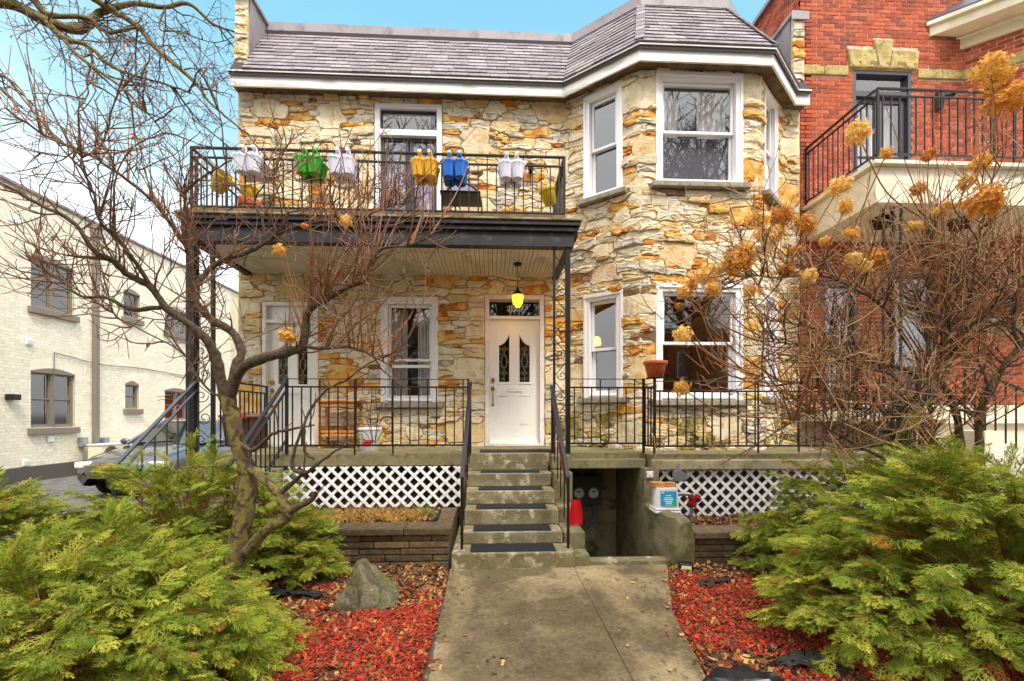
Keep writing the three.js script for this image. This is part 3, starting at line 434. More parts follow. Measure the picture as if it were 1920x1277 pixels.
{
  const s = thing('front_stairs', 'worn mossy concrete stairs of six steps up to the front door', 'stairs', [0.25, 0, -5.4]);
  const lower = [-0.05, ...STEPS.map((q) => q[0])];
  STEPS.forEach(([y, z], i) => { const e = i ? 0 : 0.1; if (i < 5) putW('step', rbox(-0.3 - e, 0.79 + e * 0.8, lower[i], y, z, -6.139, 0.018, 2), M.stepConcrete, s); else putW('landing_step', rbox(-0.3, 0.79, lower[i] + 0.001, y - 0.001, -6.13, -6.155, 0.01), M.stepConcrete, s); });
  putW('side_wall', [rbox(0.80, 1.04, -0.6, 0.86, -5.72, -6.14, 0.02), rbox(0.80, 1.04, -0.6, 0.30, -4.95, -5.4, 0.02), rbox(0.80, 1.04, -0.6, 0.12, -4.7, -4.95, 0.02), rbox(0.8, 1.06, 0.86, PF - 0.01, -5.95, -6.16, 0.03)], M.mossConcrete, s);
  putW('side_wall', rbox(0.80, 1.04, -0.6, 0.48, -5.4, -5.72, 0.02), M.mossConcrete, s);
  const where = ['lowest step', 'second step', 'third step', 'fourth step', 'fifth step'];
  for (let i = 0; i < 5; i++) { const [y, z] = STEPS[i]; const t = thing('stair_mat', 'black ribbed rubber mat on the ' + where[i] + ' of the front stairs', 'mat', [0.25, y, z - 0.14], 'rubber mats on the front stairs'); put('pad', [rbox(-0.46 + i * 0.02, 0.43 - i * 0.01, 0.002, 0.012, -0.125, 0.125, 0.004)], M.rubber, t); const rb = []; for (let k = 0; k < 11; k++) rb.push(rbox(-0.45 + i * 0.02, 0.42 - i * 0.01, 0.012, 0.017, -0.117 + k * 0.022, -0.105 + k * 0.022, 0.002)); put('ribs', rb, M.rubber, t); t.rotation.y = (hash(i, 3, 1) - 0.5) * 0.03; }
  const d = thing('door_mat', 'black grid doormat lying before the front door', 'mat', [0.37, PF, -6.42]); put('pad', rbox(-0.52, 0.52, 0.002, 0.012, -0.2, 0.2, 0.004), M.rubber, d); const gr = []; for (let k = 0; k < 26; k++) gr.push(rbox(-0.51 + k * 0.04, -0.49 + k * 0.04, 0.011, 0.02, -0.195, 0.195, 0.002)); put('ribs', gr, M.rubber, d);
}
{ // the second flight, to the left-hand door
  const s = thing('side_stairs', 'concrete stairs to the left-hand door, half hidden behind cedars', 'stairs', [-3.25, 0, -5.4]);
  for (let i = 0; i < 5; i++) putW('step', rbox(-3.8, -2.72, i * 0.178, (i + 1) * 0.178, -4.72 - i * 0.28, -6.138, 0.012), M.stepConcrete, s);
}
{ // cellar well
  const w = thing('cellar_well', 'dark concrete basement entrance well beside the front stairs', 'cellar entrance', [1.55, 0, -6]);
  putW('back_wall', box(1.04, 2.05, -0.9, 0.9, -7.25, -7.4), M.concrete, w);
  putW('side_wall', [box(1.0, 1.04, -0.9, 0.86, -6.16, -7.25)], M.concrete, w);
  putW('right_wall', rbox(2.02, 2.22, -0.9, 0.88, -5.9, -7.25, 0.01), M.mossConcrete, w); putW('right_wall', [rbox(1.98, 2.14, -0.9, 0.43, -5.2, -5.9, 0.03), rbox(1.95, 2.1, -0.9, 0.1, -4.75, -5.2, 0.03)], M.mossConcrete, w);
  putW('lip', [rbox(0.98, 1.96, -0.5, 0.055, -4.72, -4.86, 0.02)], M.stepConcrete, w);
  putW('floor', [box(1.0, 2.1, -0.95, -0.9, -4.7, -7.3)], M.concrete, w);
  for (let i = 0; i < 3; i++) putW('step', rbox(1.04, 1.98, -0.9, -0.2 - i * 0.22, -4.88 - i * 0.26, -5.14 - i * 0.26, 0.01), M.mossConcrete, w);
  putW('header', rbox(1.06, 2.1, 0.86, 0.99, -6.05, -6.14, 0.015), M.mossConcrete, w);
  // rough concrete cheek block beside the well
  const c = new THREE.IcosahedronGeometry(1, 3), p = c.attributes.position, v = V(0, 0, 0);
  for (let i = 0; i < p.count; i++) { v.fromBufferAttribute(p, i); const m = Math.max(Math.abs(v.x), Math.abs(v.y), Math.abs(v.z)); v.multiplyScalar(mix(1, 1 / m, 0.72)); const n = 0.05 * (fbm(mod(v.x * 0.3 + 0.5 + v.z * 0.2, 1), mod(v.y * 0.3 + 0.5, 1), 5, 3, 9) - 0.5); p.setXYZ(i, v.x * (0.115 - 0.02 * v.y) + n, v.y * 0.26 + n, v.z * 0.36 + n); }
  const b = thing('concrete_block', 'chipped mossy concrete cheek block beside the cellar well', 'block', [2.02, 0, -4.95]); put('block', toCreasedNormals(c.translate(0, 0.23, 0), 0.6), M.mossConcrete, b);
}
{ // electric meters inside the well
  const e = thing('electric_meter', 'grey twin electricity meter cabinet with conduits in the cellar well', 'meter', [1.5, 0.29, -7.245]);
  put('cabinet', rbox(-0.26, 0.26, -0.12, 0.34, 0, 0.16, 0.012), plastic(0x45464b, 0.6), e);
  for (const x of [-0.13, 0.1]) { const d = put('meter_dial', new THREE.CylinderGeometry(0.085, 0.095, 0.09, 20).rotateX(Math.PI / 2).translate(x, 0.08, 0.2), M.galv, e); put('dial_face', new THREE.CylinderGeometry(0.07, 0.07, 0.004, 20).rotateX(Math.PI / 2).translate(x, 0.08, 0.247), M.chalk, d); put('display', rbox(x - 0.03, x + 0.03, 0.095, 0.115, 0.249, 0.253, 0.002), M.charcoal, d); }
  put('conduit', tube(smooth([[0.15, -0.12, 0.08], [0.15, -0.3, 0.08], [0.06, -0.46, 0.08], [-0.2, -0.48, 0.08], [-0.28, -0.6, 0.08], [-0.28, -1.2, 0.08]], 24), 0.032, 8), M.plasticGrey, e);
  put('conduit', tube(smooth([[-0.12, -0.12, 0.08], [-0.13, -0.25, 0.08], [-0.22, -0.32, 0.08], [-0.27, -0.5, 0.08]], 14), 0.03, 8), M.plasticGrey, e);
}
// ---------------------------------------------------------------- white lattice under the porch
function lattice(label, x0, x1, y0, y1, z) {
  const t = thing('lattice_panel', label, 'lattice', [(x0 + x1) / 2, y0, z], 'white lattice under the porch'), W = x1 - x0, H = y1 - y0, rect = [[0, 0], [W, 0], [W, H], [0, H]], pitch = 0.166, sw = 0.027;
  for (const s of [1, -1]) for (let c = (s > 0 ? -H : 0) - 0.02; c < (s > 0 ? W : W + H); c += pitch) {
    const q = (s > 0 ? [[c - sw, -0.02], [c + sw, -0.02], [c + sw + H + 0.04, H + 0.02], [c - sw + H + 0.04, H + 0.02]] : [[c - sw, -0.02], [c + sw, -0.02], [c + sw - H - 0.04, H + 0.02], [c - sw - H - 0.04, H + 0.02]]), k = clip(q, rect);
    if (k.length > 2 && areaOf(k) > 0.0008) put('slat', prism(k, s > 0 ? 0 : 0.0065, s > 0 ? 0.006 : 0.0125).translate(-W / 2, 0, 0), M.white, t);
  }
  return t;
}
lattice('white diagonal lattice panel left of the front stairs', -2.72, -0.36, 0.36, 0.9, -6.12);
lattice('taller white diagonal lattice panel right of the cellar well', 2.26, 5.42, 0.08, 0.88, -5.99);
// ---------------------------------------------------------------- low block planters
function planter(label, x0, x1, zf, rows, seed) {
  const r = rng(seed), t = thing('block_planter', label, 'planter', [(x0 + x1) / 2, 0, zf]), hgt = 0.07;
  for (let k = 0; k < rows; k++) for (let x = x0; x < x1 - 0.02;) { const w = Math.min(0.32 + r() * 0.34, x1 - x), w2 = x1 - x - w < 0.12 ? x1 - x : w; putW('block', rbox(x + 0.002, x + w2 - 0.002, k * hgt - (k ? 0 : 0.03), (k + 1) * hgt - 0.005, zf - r() * 0.014 + (k % 2) * 0.004, zf - 0.22, 0.012), M.block[Math.floor(r() * 3)], t); x += w2; }
  for (let x = x0 - 0.03; x < x1 - 0.02;) { const w = Math.min(0.6 + r() * 0.1, x1 + 0.03 - x); putW('cap_stone', rbox(x + 0.002, x + w - 0.002, rows * hgt, rows * hgt + 0.07, zf + 0.045 - r() * 0.008, zf - 0.27, 0.012), M.block[Math.floor(r() * 3)], t); x += w; }
  putW('side_course', box(x0 + 0.01, x0 + 0.2, 0, rows * hgt, zf - 0.24, -6.1), M.block[1], t); putW('side_course', box(x1 - 0.2, x1 - 0.01, 0, rows * hgt, zf - 0.24, -6.1), M.block[0], t);
  return rows * hgt;
}
planter('long brown block planter wall left of the front stairs', -2.9, -0.43, -4.72, 5, 8);
planter('short brown block planter wall right of the cellar well', 2.16, 3.9, -4.7, 4, 9);

// ================================================================ BALCONY
{
  const b = thing('balcony', 'covered balcony with black cornice and boarded ceiling over the porch', 'balcony', [-1.4, 3.86, -6.8]);
  putW('floor', box(-3.93, 0.99, 4.17, 4.23, -6.16, -7.545), M.beam, b);
  putW('edge_board', rbox(-3.94, 1.02, 4.195, 4.285, -6.1, -6.16, 0.006), M.beam, b);
  putW('lip', rbox(-4.03, 1.22, 4.165, 4.193, -5.98, -6.2, 0.006), M.concrete, b);
  putW('cornice', [rbox(-4.01, 1.2, 4.10, 4.164, -6.0, -6.2, 0.012), rbox(-3.98, 1.17, 4.03, 4.1, -6.03, -6.2, 0.018), box(-4.01, -3.95, 4.03, 4.164, -6.2, -7.55), box(1.1, 1.2, 4.03, 4.164, -6.2, -7.5)], M.blackPaint, b);
  putW('beam', [rbox(-3.95, 1.12, 3.84, 4.03, -6.07, -6.2, 0.005), box(-3.95, -3.84, 3.84, 4.03, -6.2, -7.54), box(1.02, 1.12, 3.84, 4.03, -6.2, -7.54)], M.blackPaint, b);
  for (let x = -3.83, k = 0; x < 1.0; x += 0.19, k++) { const x1 = Math.min(x + 0.186, 1.015); putW('ceiling_board', [rbox(x, x + 0.055, 3.872, 3.89, -6.205, -7.53, 0.002), rbox(x + 0.06, x + 0.12, 3.871, 3.89, -6.205, -7.53, 0.002), rbox(x + 0.125, x1, 3.872, 3.89, -6.205, -7.53, 0.002)], M.ceiling, b); }
  const scroll = (cx, cy, r, dir, turns = 1.35, start = 0) => Array.from({ length: 22 }, (_, i) => { const a = start + dir * (i / 21) * turns * 6.283, q = r * (1 - 0.8 * i / 21); return [cx + Math.cos(a) * q, cy + Math.sin(a) * q]; });
  const column = (x0, x1, thick) => {                        // two bars with wrought scrolls between
    const c = sub('column', b, [x0 - b.position.x, PF - b.position.y, -6.12 - b.position.z]), W = x1 - x0, H = 3.84 - PF;
    put('post', rbox(-thick[0], thick[0], 0, H, -thick[0], thick[0], 0.004), M.iron, c); put('post', rbox(W - thick[1], W + thick[1], 0, H, -thick[1], thick[1], 0.004), M.iron, c);
    for (let k = 0; k < 9; k++) { const y = 0.12 + k * (H - 0.2) / 9, s = k % 2 ? 1 : -1, cx = W / 2 + s * W * 0.08; put('scroll', [tube(scroll(cx, y + 0.07, W * 0.36, s, 1.3, s > 0 ? 3.14 : 0).map(([a, q]) => [a, q, 0]), 0.006, 5), tube(smooth([[s > 0 ? W : 0, y + 0.28, 0], [W / 2, y + 0.17, 0], [s > 0 ? 0 : W, y + 0.06, 0]], 8), 0.006, 5)], M.iron, c); }
  };
  column(-3.88, -3.62, [0.055, 0.022]); column(0.86, 1.045, [0.016, 0.032]);
}
// ---------------------------------------------------------------- iron railings
const balusterG = new Map();
const baluster = (h, r = 0.0075) => { const k = h.toFixed(3) + r; if (!balusterG.has(k)) balusterG.set(k, clean(new THREE.BoxGeometry(r * 2, h, r * 2).translate(0, h / 2, 0))); return balusterG.get(k); };
function fanScroll(w, h) {                                    // wrought fan of stems ending in spirals
  const out = [], base = [w / 2, 0];
  [[0.42, 0.16, 0.3], [0.42, 0.42, 0.36], [0.42, 0.68, 0.4], [0.25, 0.92, 0.3]].forEach(([dx, top, cr]) => { for (const s of [-1, 1]) {
    const r = w * 0.13, tx = w / 2 + s * w * dx, ty = h * top, pts = [[w / 2 + s * 0.01, 0.02, 0], [w / 2 + s * w * 0.1, ty * 0.6, 0], [w / 2 + s * w * (dx - 0.2), ty + r * 0.7, 0], [tx - s * r * 0.4, ty + r, 0]];
    for (let i = 1; i < 13; i++) { const a = 1.57 - s * (i / 12) * 7.2, q = r * (1 - 0.72 * i / 12); pts.push([tx - s * r * 0.4 + Math.cos(a) * q, ty + Math.sin(a) * q, 0]); }
    out.push(tube(smooth(pts, 30), 0.0045, 4)); } });
  return out;
}
function railing(label, a, b, y0, o = {}) {                   // a, b: [x, z]; from bottom rail height to top rail height above y0
  const L = Math.hypot(b[0] - a[0], b[1] - a[1]), t = thing('iron_railing', label, 'railing', [a[0], y0, a[1]], o.group ?? 'black iron railings', Math.atan2(-(b[1] - a[1]), b[0] - a[0]));
  const bot = o.bottom ?? 0.1, mid = o.mid ?? 0.86, top = o.top ?? 0.96, step = o.step ?? 0.118, fans = o.fans ?? [];
  put('top_rail', o.thin ? bar([0, top, 0], [L, top, 0], 0.007, 6) : rbox(0, L, top - 0.012, top + 0.012, -0.02, 0.02, 0.004), M.iron, t);
  put('middle_rail', rbox(0, L, mid - 0.011, mid + 0.011, -0.014, 0.014, 0.003), M.iron, t); put('bottom_rail', rbox(0, L, bot - 0.012, bot + 0.012, -0.014, 0.014, 0.003), M.iron, t);
  for (let x = step * 0.6; x < L - 0.03; x += step) { if (fans.some(([f0, f1]) => x > f0 + 0.02 && x < f1 - 0.02)) continue; const full = Math.round(x / step) % 4 === 0; share('baluster', baluster((full ? top : mid) - bot), M.iron, t, x, bot, 0); }
  for (const [f0, f1] of fans) { share('post', baluster(top, 0.009), M.iron, t, f0, 0, 0); share('post', baluster(top, 0.009), M.iron, t, f1, 0, 0); put('scroll_fan', fanScroll(f1 - f0, mid - bot).map((g) => g.translate(f0, bot, 0)), M.iron, t); }
  for (const x of o.posts ?? [0, L]) share('post', baluster(top + 0.01, 0.014), M.iron, t, x, 0, 0);
  return t;
}
railing('long black iron railing across the front of the upper balcony', [-3.9, -6.13], [1.0, -6.13], 4.25, { bottom: 0.06, mid: 0.70, top: 0.825, step: 0.122, fans: [[2.36, 2.78]] });
railing('black iron side railing at the left end of the upper balcony', [-3.9, -7.5], [-3.9, -6.16], 4.25, { bottom: 0.06, mid: 0.70, top: 0.825, step: 0.122, posts: [0] });
railing('black iron side railing at the right end of the upper balcony', [1.0, -6.16], [1.0, -7.3], 4.25, { bottom: 0.06, mid: 0.70, top: 0.825, step: 0.122, posts: [] });
railing('black iron porch railing between the two flights of stairs', [-2.68, -6.13], [-0.3, -6.13], PF, { bottom: 0.11, mid: 0.885, top: 0.99, thin: true, fans: [[0.88, 1.38]] });
railing('short black iron railing above the cellar well', [1.06, -6.1], [2.08, -6.1], PF, { bottom: 0.13, mid: 0.885, top: 1.0, thin: true });
railing('black iron railing turning the terrace corner under the flowerpot', [2.08, -6.1], [2.17, -5.93], PF, { bottom: 0.1, mid: 0.885, top: 1.0, thin: true, step: 0.05 });
railing('black iron terrace railing in front of the bay windows', [2.17, -5.93], [6.0, -5.93], PF, { bottom: 0.1, mid: 0.83, top: 0.96, thin: true, fans: [[1.41, 1.97]] });
railing('black iron railing at the left end of the porch', [-3.6, -7.5], [-3.6, -6.2], PF, { bottom: 0.1, mid: 0.86, top: 0.97, posts: [0] });
function handrail(label, x, x2, top, bottom, z0, z1, m, o = {}) {   // sloping rail down a flight towards the street
  const t = thing('stair_handrail', label, 'handrail', [x, 0, z0], 'stair handrails');
  putW('rail', [flatBar([x, top, z0], [x2, bottom, z1], 0.045, 0.022), flatBar([x, top + 0.02, z0 - 0.01], [x, top - 0.05, z0 + 0.02], 0.05, 0.03)], m, t); putW('lower_rail', flatBar([x, top - 0.13, z0], [x2, bottom - 0.13, z1], 0.03, 0.018), m, t);
  if (o.low) putW('bottom_rail', flatBar([x, top - 0.78, z0], [x2, bottom - 0.72, z1], 0.03, 0.016), m, t);
  const foot = o.foot; putW('post', rbox(x2 - 0.014, x2 + 0.014, foot, bottom, z1 - 0.014, z1 + 0.014, 0.003), m, t); putW('post', rbox(x - 0.014, x + 0.014, PF, top, z0 - 0.014, z0 + 0.014, 0.003), m, t);
  const n = o.n ?? 9; for (let k = 1; k < n; k++) { const f = k / n, X = mix(x, x2, f), Z = mix(z0, z1, f), y1 = mix(top, bottom, f) - 0.13, y0 = Math.max(mix(PF, foot, f) - 0.12 + 0.2, y1 - 0.72); putW('baluster', rbox(X - 0.007, X + 0.007, y0, y1, Z - 0.007, Z + 0.007, 0.002), m, t); }
}
handrail('dark bronze handrail on the left of the front stairs', -0.27, -0.3, 2.02, 0.92, -6.12, -4.78, M.bronze, { foot: 0.17, n: 5 });
handrail('dark bronze handrail on the right of the front stairs', 0.83, 0.82, 1.98, 0.92, -6.12, -4.78, M.bronze, { foot: 0.17, n: 5 });
handrail('black iron handrail on the right of the side stairs', -2.69, -2.69, 2.04, 1.05, -6.13, -4.8, M.iron, { foot: 0.05, n: 12, low: true });
handrail('grey iron handrail on the left of the side stairs', -3.82, -3.82, 2.05, 1.05, -6.13, -4.8, mat({ color: 0x4b4c52, roughness: 0.3, metalness: 0.5 }), { foot: 0.05, n: 7 });

// ================================================================ NEIGHBOURS
// bricks laid on a wall frame (local x along, y up, z out); openings as [x0, x1, y0, y1]
function bricks(list, parent, F, w, y0, y1, open, mats, seed, o = {}) {
  const r = rng(seed), bw = o.bw ?? 0.205, bh = o.bh ?? 0.072, gap = o.gap ?? 0.014, out = o.out ?? 0.008, pos = origin(parent), inv = new THREE.Matrix4().makeTranslation(-pos.x, -pos.y, -pos.z).multiply(F);
  for (let k = 0; y0 + k * bh < y1; k++) for (let x = -(k % 2) * bw / 2; x < w; x += bw) {
    const ya = y0 + k * bh, yb = Math.min(ya + bh - gap, y1); let a = Math.max(x, 0), b = Math.min(x + bw - gap, w); if (b - a < 0.02 || yb - ya < 0.02) continue;
    let cut = [[a, b]]; for (const [u0, u1, v0, v1] of open) if (yb > v0 && ya < v1) cut = cut.flatMap(([p, q]) => (q <= u0 || p >= u1 ? [[p, q]] : [[p, u0], [u1, q]].filter(([s, t]) => t - s > 0.015)));
    for (const [p, q] of cut) { const d = out * (0.7 + r() * 0.6), g = metricUV(clean(box(p, q, ya, yb, -0.01, d)), r() * 4, r() * 4).applyMatrix4(inv); list.push({ g, m: mats[Math.floor(r() * mats.length)], a: q - p, x: (p + q) / 2, y: ya }); }
  }
}
function wallPanel(w, y0, y1, open, F, depth = 0.2) { const s = new THREE.Shape([[0, y0], [w, y0], [w, y1], [0, y1]].map((p) => new THREE.Vector2(...p))); for (const [a, b, c, d] of open) { const h = new THREE.Path(); h.moveTo(a, c); h.lineTo(a, d); h.lineTo(b, d); h.lineTo(b, c); h.lineTo(a, c); s.holes.push(h); } return clean(new THREE.ExtrudeGeometry(s, { depth, bevelEnabled: false }).translate(0, 0, -depth)).applyMatrix4(F); }
function localSub(name, parent, F, x, y) { const g = sub(name, parent), p = V(x, y, 0).applyMatrix4(F).sub(origin(parent)); g.position.copy(p); g.quaternion.setFromRotationMatrix(F); return g; }
{ // red brick house on the right
  const b = thing('brick_house', 'red brick house with sandstone bands and cream balcony on the right', 'house', [7.5, 0, -7.7]);
  const F = frame([5.4, 0, -7.7], [1, 0, 0], [0, 1, 0]), door = [0.95, 2.04, 5.2, 7.66], win = [0.4, 1.05, 1.85, 3.9], low = [1.62, 2.5, 1.75, 4.1], open = [door, win, low];
  const wl = putW('wall', [wallPanel(3.01, -0.2, 9.5, open, F)], M.brickMortar, b), list = [];
  bricks(list, wl, F, 3.01, 1.75, 9.5, [...open, [0.85, 2.15, 7.65, 8.02], [1.32, 1.68, 8.0, 8.2], [0, 0.86, 7.52, 7.7], [2.13, 3.01, 7.52, 7.7]], M.bricks, 61);
  const F2 = frame([8.41, 0, -7.7], [0.74, 0, 0.62], [0, 1, 0]), F3 = frame([9.15, 0, -7.08], [1, 0, 0], [0, 1, 0]), FS = frame([5.4, 0, -11], [0, 0, 1], [0, 1, 0]);
  putW('bay_wall', [wallPanel(0.965, -0.2, 8.2, [], F2), wallPanel(1.6, -0.2, 8.2, [], F3)], M.brickMortar, b);
  bricks(list, wl, F2, 0.965, 1.75, 8.1, [[0, 1, 7.52, 7.7], [0, 1, 3.02, 3.2]], M.bricks, 62); bricks(list, wl, F3, 1.6, 1.75, 8.1, [[0, 2, 7.52, 7.7], [0, 2, 3.02, 3.2]], M.bricks, 63);
  putW('gable_wall', wallPanel(3.3, 6.0, 9.5, [], FS), M.brickMortar, b); bricks(list, wl, FS, 3.29, 7.6, 9.5, [], M.bricks, 64);
  pieces('brick', 'more_bricks', list, wl, 300, (p, q) => (q.y > 5.2 && q.x < 3 ? q.a + q.y * 0.001 : 0) - (p.y > 5.2 && p.x < 3 ? p.a + p.y * 0.001 : 0));
  putW('coping', [box(5.32, 5.6, 9.5, 9.58, -7.62, -11), box(5.6, 8.6, 9.5, 9.58, -7.62, -7.95)], M.metalGrey, b);
  for (const [x0, x1, f] of [[0, 0.42, F], [0.424, 0.855, F], [2.13, 2.58, F], [2.584, 3.0, F], [0, 0.48, F2], [0.484, 0.96, F2], [0, 0.6, F3], [0.604, 1.6, F3]]) put('stone_band', rbox(x0, x1, 7.53, 7.695, -0.02, 0.035, 0.012, 2).applyMatrix4(f).translate(-7.5, 0, 7.7), M.sandstone, b);
  for (const [x0, x1, f] of [[0, 0.96, F2], [0, 1.6, F3]]) put('stone_band', rbox(x0, x1, 3.03, 3.19, -0.02, 0.035, 0.012, 2).applyMatrix4(f).translate(-7.5, 0, 7.7), M.sandstone, b);
  const rough = (pts) => { const g = prism(pts, -0.02, 0.06), r = rng(5); const n = new THREE.Shape(pts.map((p) => new THREE.Vector2(...p))); return new THREE.ExtrudeGeometry(n, { depth: 0.04, bevelEnabled: true, bevelSize: 0.02, bevelThickness: 0.025, bevelSegments: 2 }).translate(0, 0, -0.02); };
  for (const pts of [[[0.9, 7.69], [1.38, 7.69], [1.33, 7.98], [0.86, 7.98]], [[1.62, 7.69], [2.1, 7.69], [2.13, 7.98], [1.67, 7.98]], [[1.42, 7.69], [1.58, 7.69], [1.66, 8.16], [1.34, 8.16]]]) put('lintel_stone', rough(pts).applyMatrix4(F).translate(-7.5, 0, 7.7), M.sandstone, b);
  const d = localSub('balcony_door', b, F, 0.95, 5.2); put('door_frame', [...border(0, 1.09, 0, 2.46, 0.07, -0.16, 0.0, 0.03), rbox(0.07, 1.02, 2.0, 2.1, -0.15, -0.01)], M.charcoal, d);
  put('transom_pane', pane(0.07, 1.02, 2.1, 2.39, -0.08), M.glass, d);
  for (const k of [0, 1]) { const x0 = k ? 0.55 : 0.075, x1 = k ? 1.015 : 0.54; put('door_leaf', [...border(x0, x1, 0.03, 1.995, 0.075, -0.12, -0.06, 0.2), rbox(x0 + 0.07, x1 - 0.07, 0.95, 0.985, -0.11, -0.07)], M.charcoal, d); put('pane', pane(x0 + 0.07, x1 - 0.07, 0.2, 1.93, -0.09), M.glass, d); put('curtain', drape(x0, x1, 0.05, 1.98, -0.3, 4, 0.03), M.curtain, d); }
  const w1 = localSub('window', b, F, 0.4, 1.85); put('frame', [...border(0, 0.65, 0, 2.05, 0.06, -0.14, 0.0), rbox(0.06, 0.59, 1.0, 1.06, -0.1, -0.03)], M.charcoal, w1); put('pane', pane(0.06, 0.59, 0.06, 1.99, -0.07), M.glass, w1); put('blind', box(0.06, 0.59, 0.05, 2.0, -0.2, -0.21), mat({ color: 0xa9a9b0, roughness: 0.9 }), w1);
  for (let k = 0; k < 7; k++) put('grille_bar', rbox(0.05 + k * 0.09, 0.065 + k * 0.09, 0.02, 0.95, 0.02, 0.035, 0.002), M.iron, w1);
  const w2 = localSub('porch_door', b, F, 1.62, 1.75); put('frame', [...border(0, 0.88, 0, 2.35, 0.07, -0.14, 0.0), rbox(0.07, 0.81, 0.06, 0.7, -0.1, -0.04)], M.charcoal, w2); put('pane', pane(0.07, 0.81, 0.7, 2.28, -0.07), M.glass, w2); put('blind', box(0.07, 0.81, 0.1, 2.28, -0.2, -0.21), mat({ color: 0x8d8f98, roughness: 0.9 }), w2);
  putW('interior', [box(5.5, 8.4, -0.1, 9.4, -8.5, -8.6), box(5.5, 8.4, 4.3, 4.5, -7.92, -8.5), box(5.5, 8.4, 7.8, 7.9, -7.92, -8.5), box(5.5, 5.55, 0, 9, -7.92, -8.5), box(8.3, 8.4, 0, 9, -7.92, -8.5)], M.room, b);
  // balcony
  const bal = sub('balcony', b, [6.0 - 7.5, 4.62, 1.45]), X = (x) => x - 6.0, Z = (z) => z + 6.25;
  put('slab', [rbox(X(5.5), X(11), 0.0, 0.52, Z(-6.25), Z(-7.68), 0.01), rbox(X(5.42), X(11), 0.52, 0.58, Z(-6.17), Z(-7.68), 0.01)], M.creamPaint, bal);
  put('wall_lamp', [rbox(X(7.84), X(7.94), 2.35, 2.65, Z(-7.68), Z(-7.6)), lathe([[0.0, 0.1], [0.05, 0.09], [0.09, 0.0], [0.085, 0]], 14).translate(X(7.92), 2.48, Z(-7.5))], M.charcoal, bal);
  for (const x of [5.75, 7.0]) put('ceiling_light', [cyl(0.13, 0.13, 0.12, X(x + 0.3), -0.13, Z(-6.75), 18), cyl(0.16, 0.16, 0.025, X(x + 0.3), -0.03, Z(-6.75), 18)], M.iron, bal);
  const col = sub('column', b, [5.75 - 7.5, 0.9, 1.3]); put('post', [rbox(-0.015, 0.015, 0, 3.72, -0.015, 0.015), rbox(0.25, 0.28, 0, 3.72, -0.015, 0.015), rbox(0.12, 0.15, 0, 3.72, -0.03, 0.03)], M.iron, col);
  for (let k = 0; k < 8; k++) for (const s of [0, 1]) put('scroll', tube(Array.from({ length: 18 }, (_, i) => { const a = (s ? 3.14 : 0) + (i / 17) * 8 * (s ? -1 : 1), q = 0.055 * (1 - 0.75 * i / 17); return [0.065 + s * 0.135 + Math.cos(a) * q, 0.3 + k * 0.42 + s * 0.2 + Math.sin(a) * q * 1.7, 0]; }), 0.006, 4), M.iron, col);
  // cream base, stair and dark opening under the porch
  putW('base', [rbox(6.75, 11, -0.1, 1.74, -6.9, -7.69, 0.01), rbox(5.42, 6.75, 1.48, 1.74, -6.9, -7.69, 0.01), rbox(7.1, 11, 1.05, 1.15, -6.82, -6.9), rbox(7.0, 11, 1.45, 1.53, -6.82, -6.9), rbox(7.2, 11, 0.62, 0.7, -6.82, -6.9)], M.creamPaint, b);
  for (let i = 0; i < 5; i++) putW('stair', rbox(7.2 + i * 0.3, 7.498 + i * 0.3 + (i > 3 ? 1 : 0), 0, 1.35 - i * 0.26, -6.3, -6.8, 0.01), M.creamPaint, b);
  // eave of its bay
  const PB = [[8.0, -8.044], [9.15, -7.08], [11.5, -7.08]];
  for (const i of [0, 1]) { putW('frieze', [strip(0.01, 0.06, 8.08, 8.3, i, 8.08, 8.3, PB), strip(0.01, 0.1, 8.24, 8.3, i, 8.26, 8.3, PB)], M.creamPaint, b); putW('soffit', strip(0, 0.4, 8.302, 8.33, i, 8.302, 8.33, PB), M.creamPaint, b); putW('eave_fascia', [strip(0.38, 0.42, 8.29, 8.5, i, 8.29, 8.5, PB), strip(0.38, 0.48, 8.46, 8.52, i, 8.46, 8.52, PB)], M.creamPaint, b); putW('bay_roof', strip(-0.4, 0.47, 9.3, 9.34, i, 8.52, 8.56, PB), M.charcoal, b); }
}
railing('thin black iron railing along the front of the brick house balcony', [5.5, -6.22], [10.5, -6.22], 5.2, { bottom: 0.1, mid: 0.93, top: 1.03, step: 0.125, fans: [[1.75, 2.05]], group: 'brick house railings' });
railing('thin black iron railing on the left side of the brick house balcony', [5.5, -7.68], [5.5, -6.25], 5.2, { bottom: 0.1, mid: 0.93, top: 1.03, step: 0.11, posts: [0], group: 'brick house railings' });
railing('close-set black iron fence behind the terrace of the stone house', [5.35, -6.7], [6.75, -6.7], 0.9, { bottom: 0.06, mid: 0.85, top: 0.92, step: 0.07, group: 'brick house railings' });
{ const t = thing('stair_handrail', 'black handrail of the brick house stair behind the dried hydrangea', 'handrail', [7.0, 0.9, -6.4], 'brick house railings'); put('rail', flatBar([0, 1.42, 0], [2.2, 0.35, 0.3], 0.05, 0.04), M.iron, t); for (let k = 0; k < 17; k++) { const f = k / 16, g = rbox(2.2 * f - 0.009, 2.2 * f + 0.009, mix(0.55, -0.6, f), mix(1.42, 0.35, f), 0.3 * f - 0.009, 0.3 * f + 0.009, 0.002); put('baluster', g, M.iron, t); } }

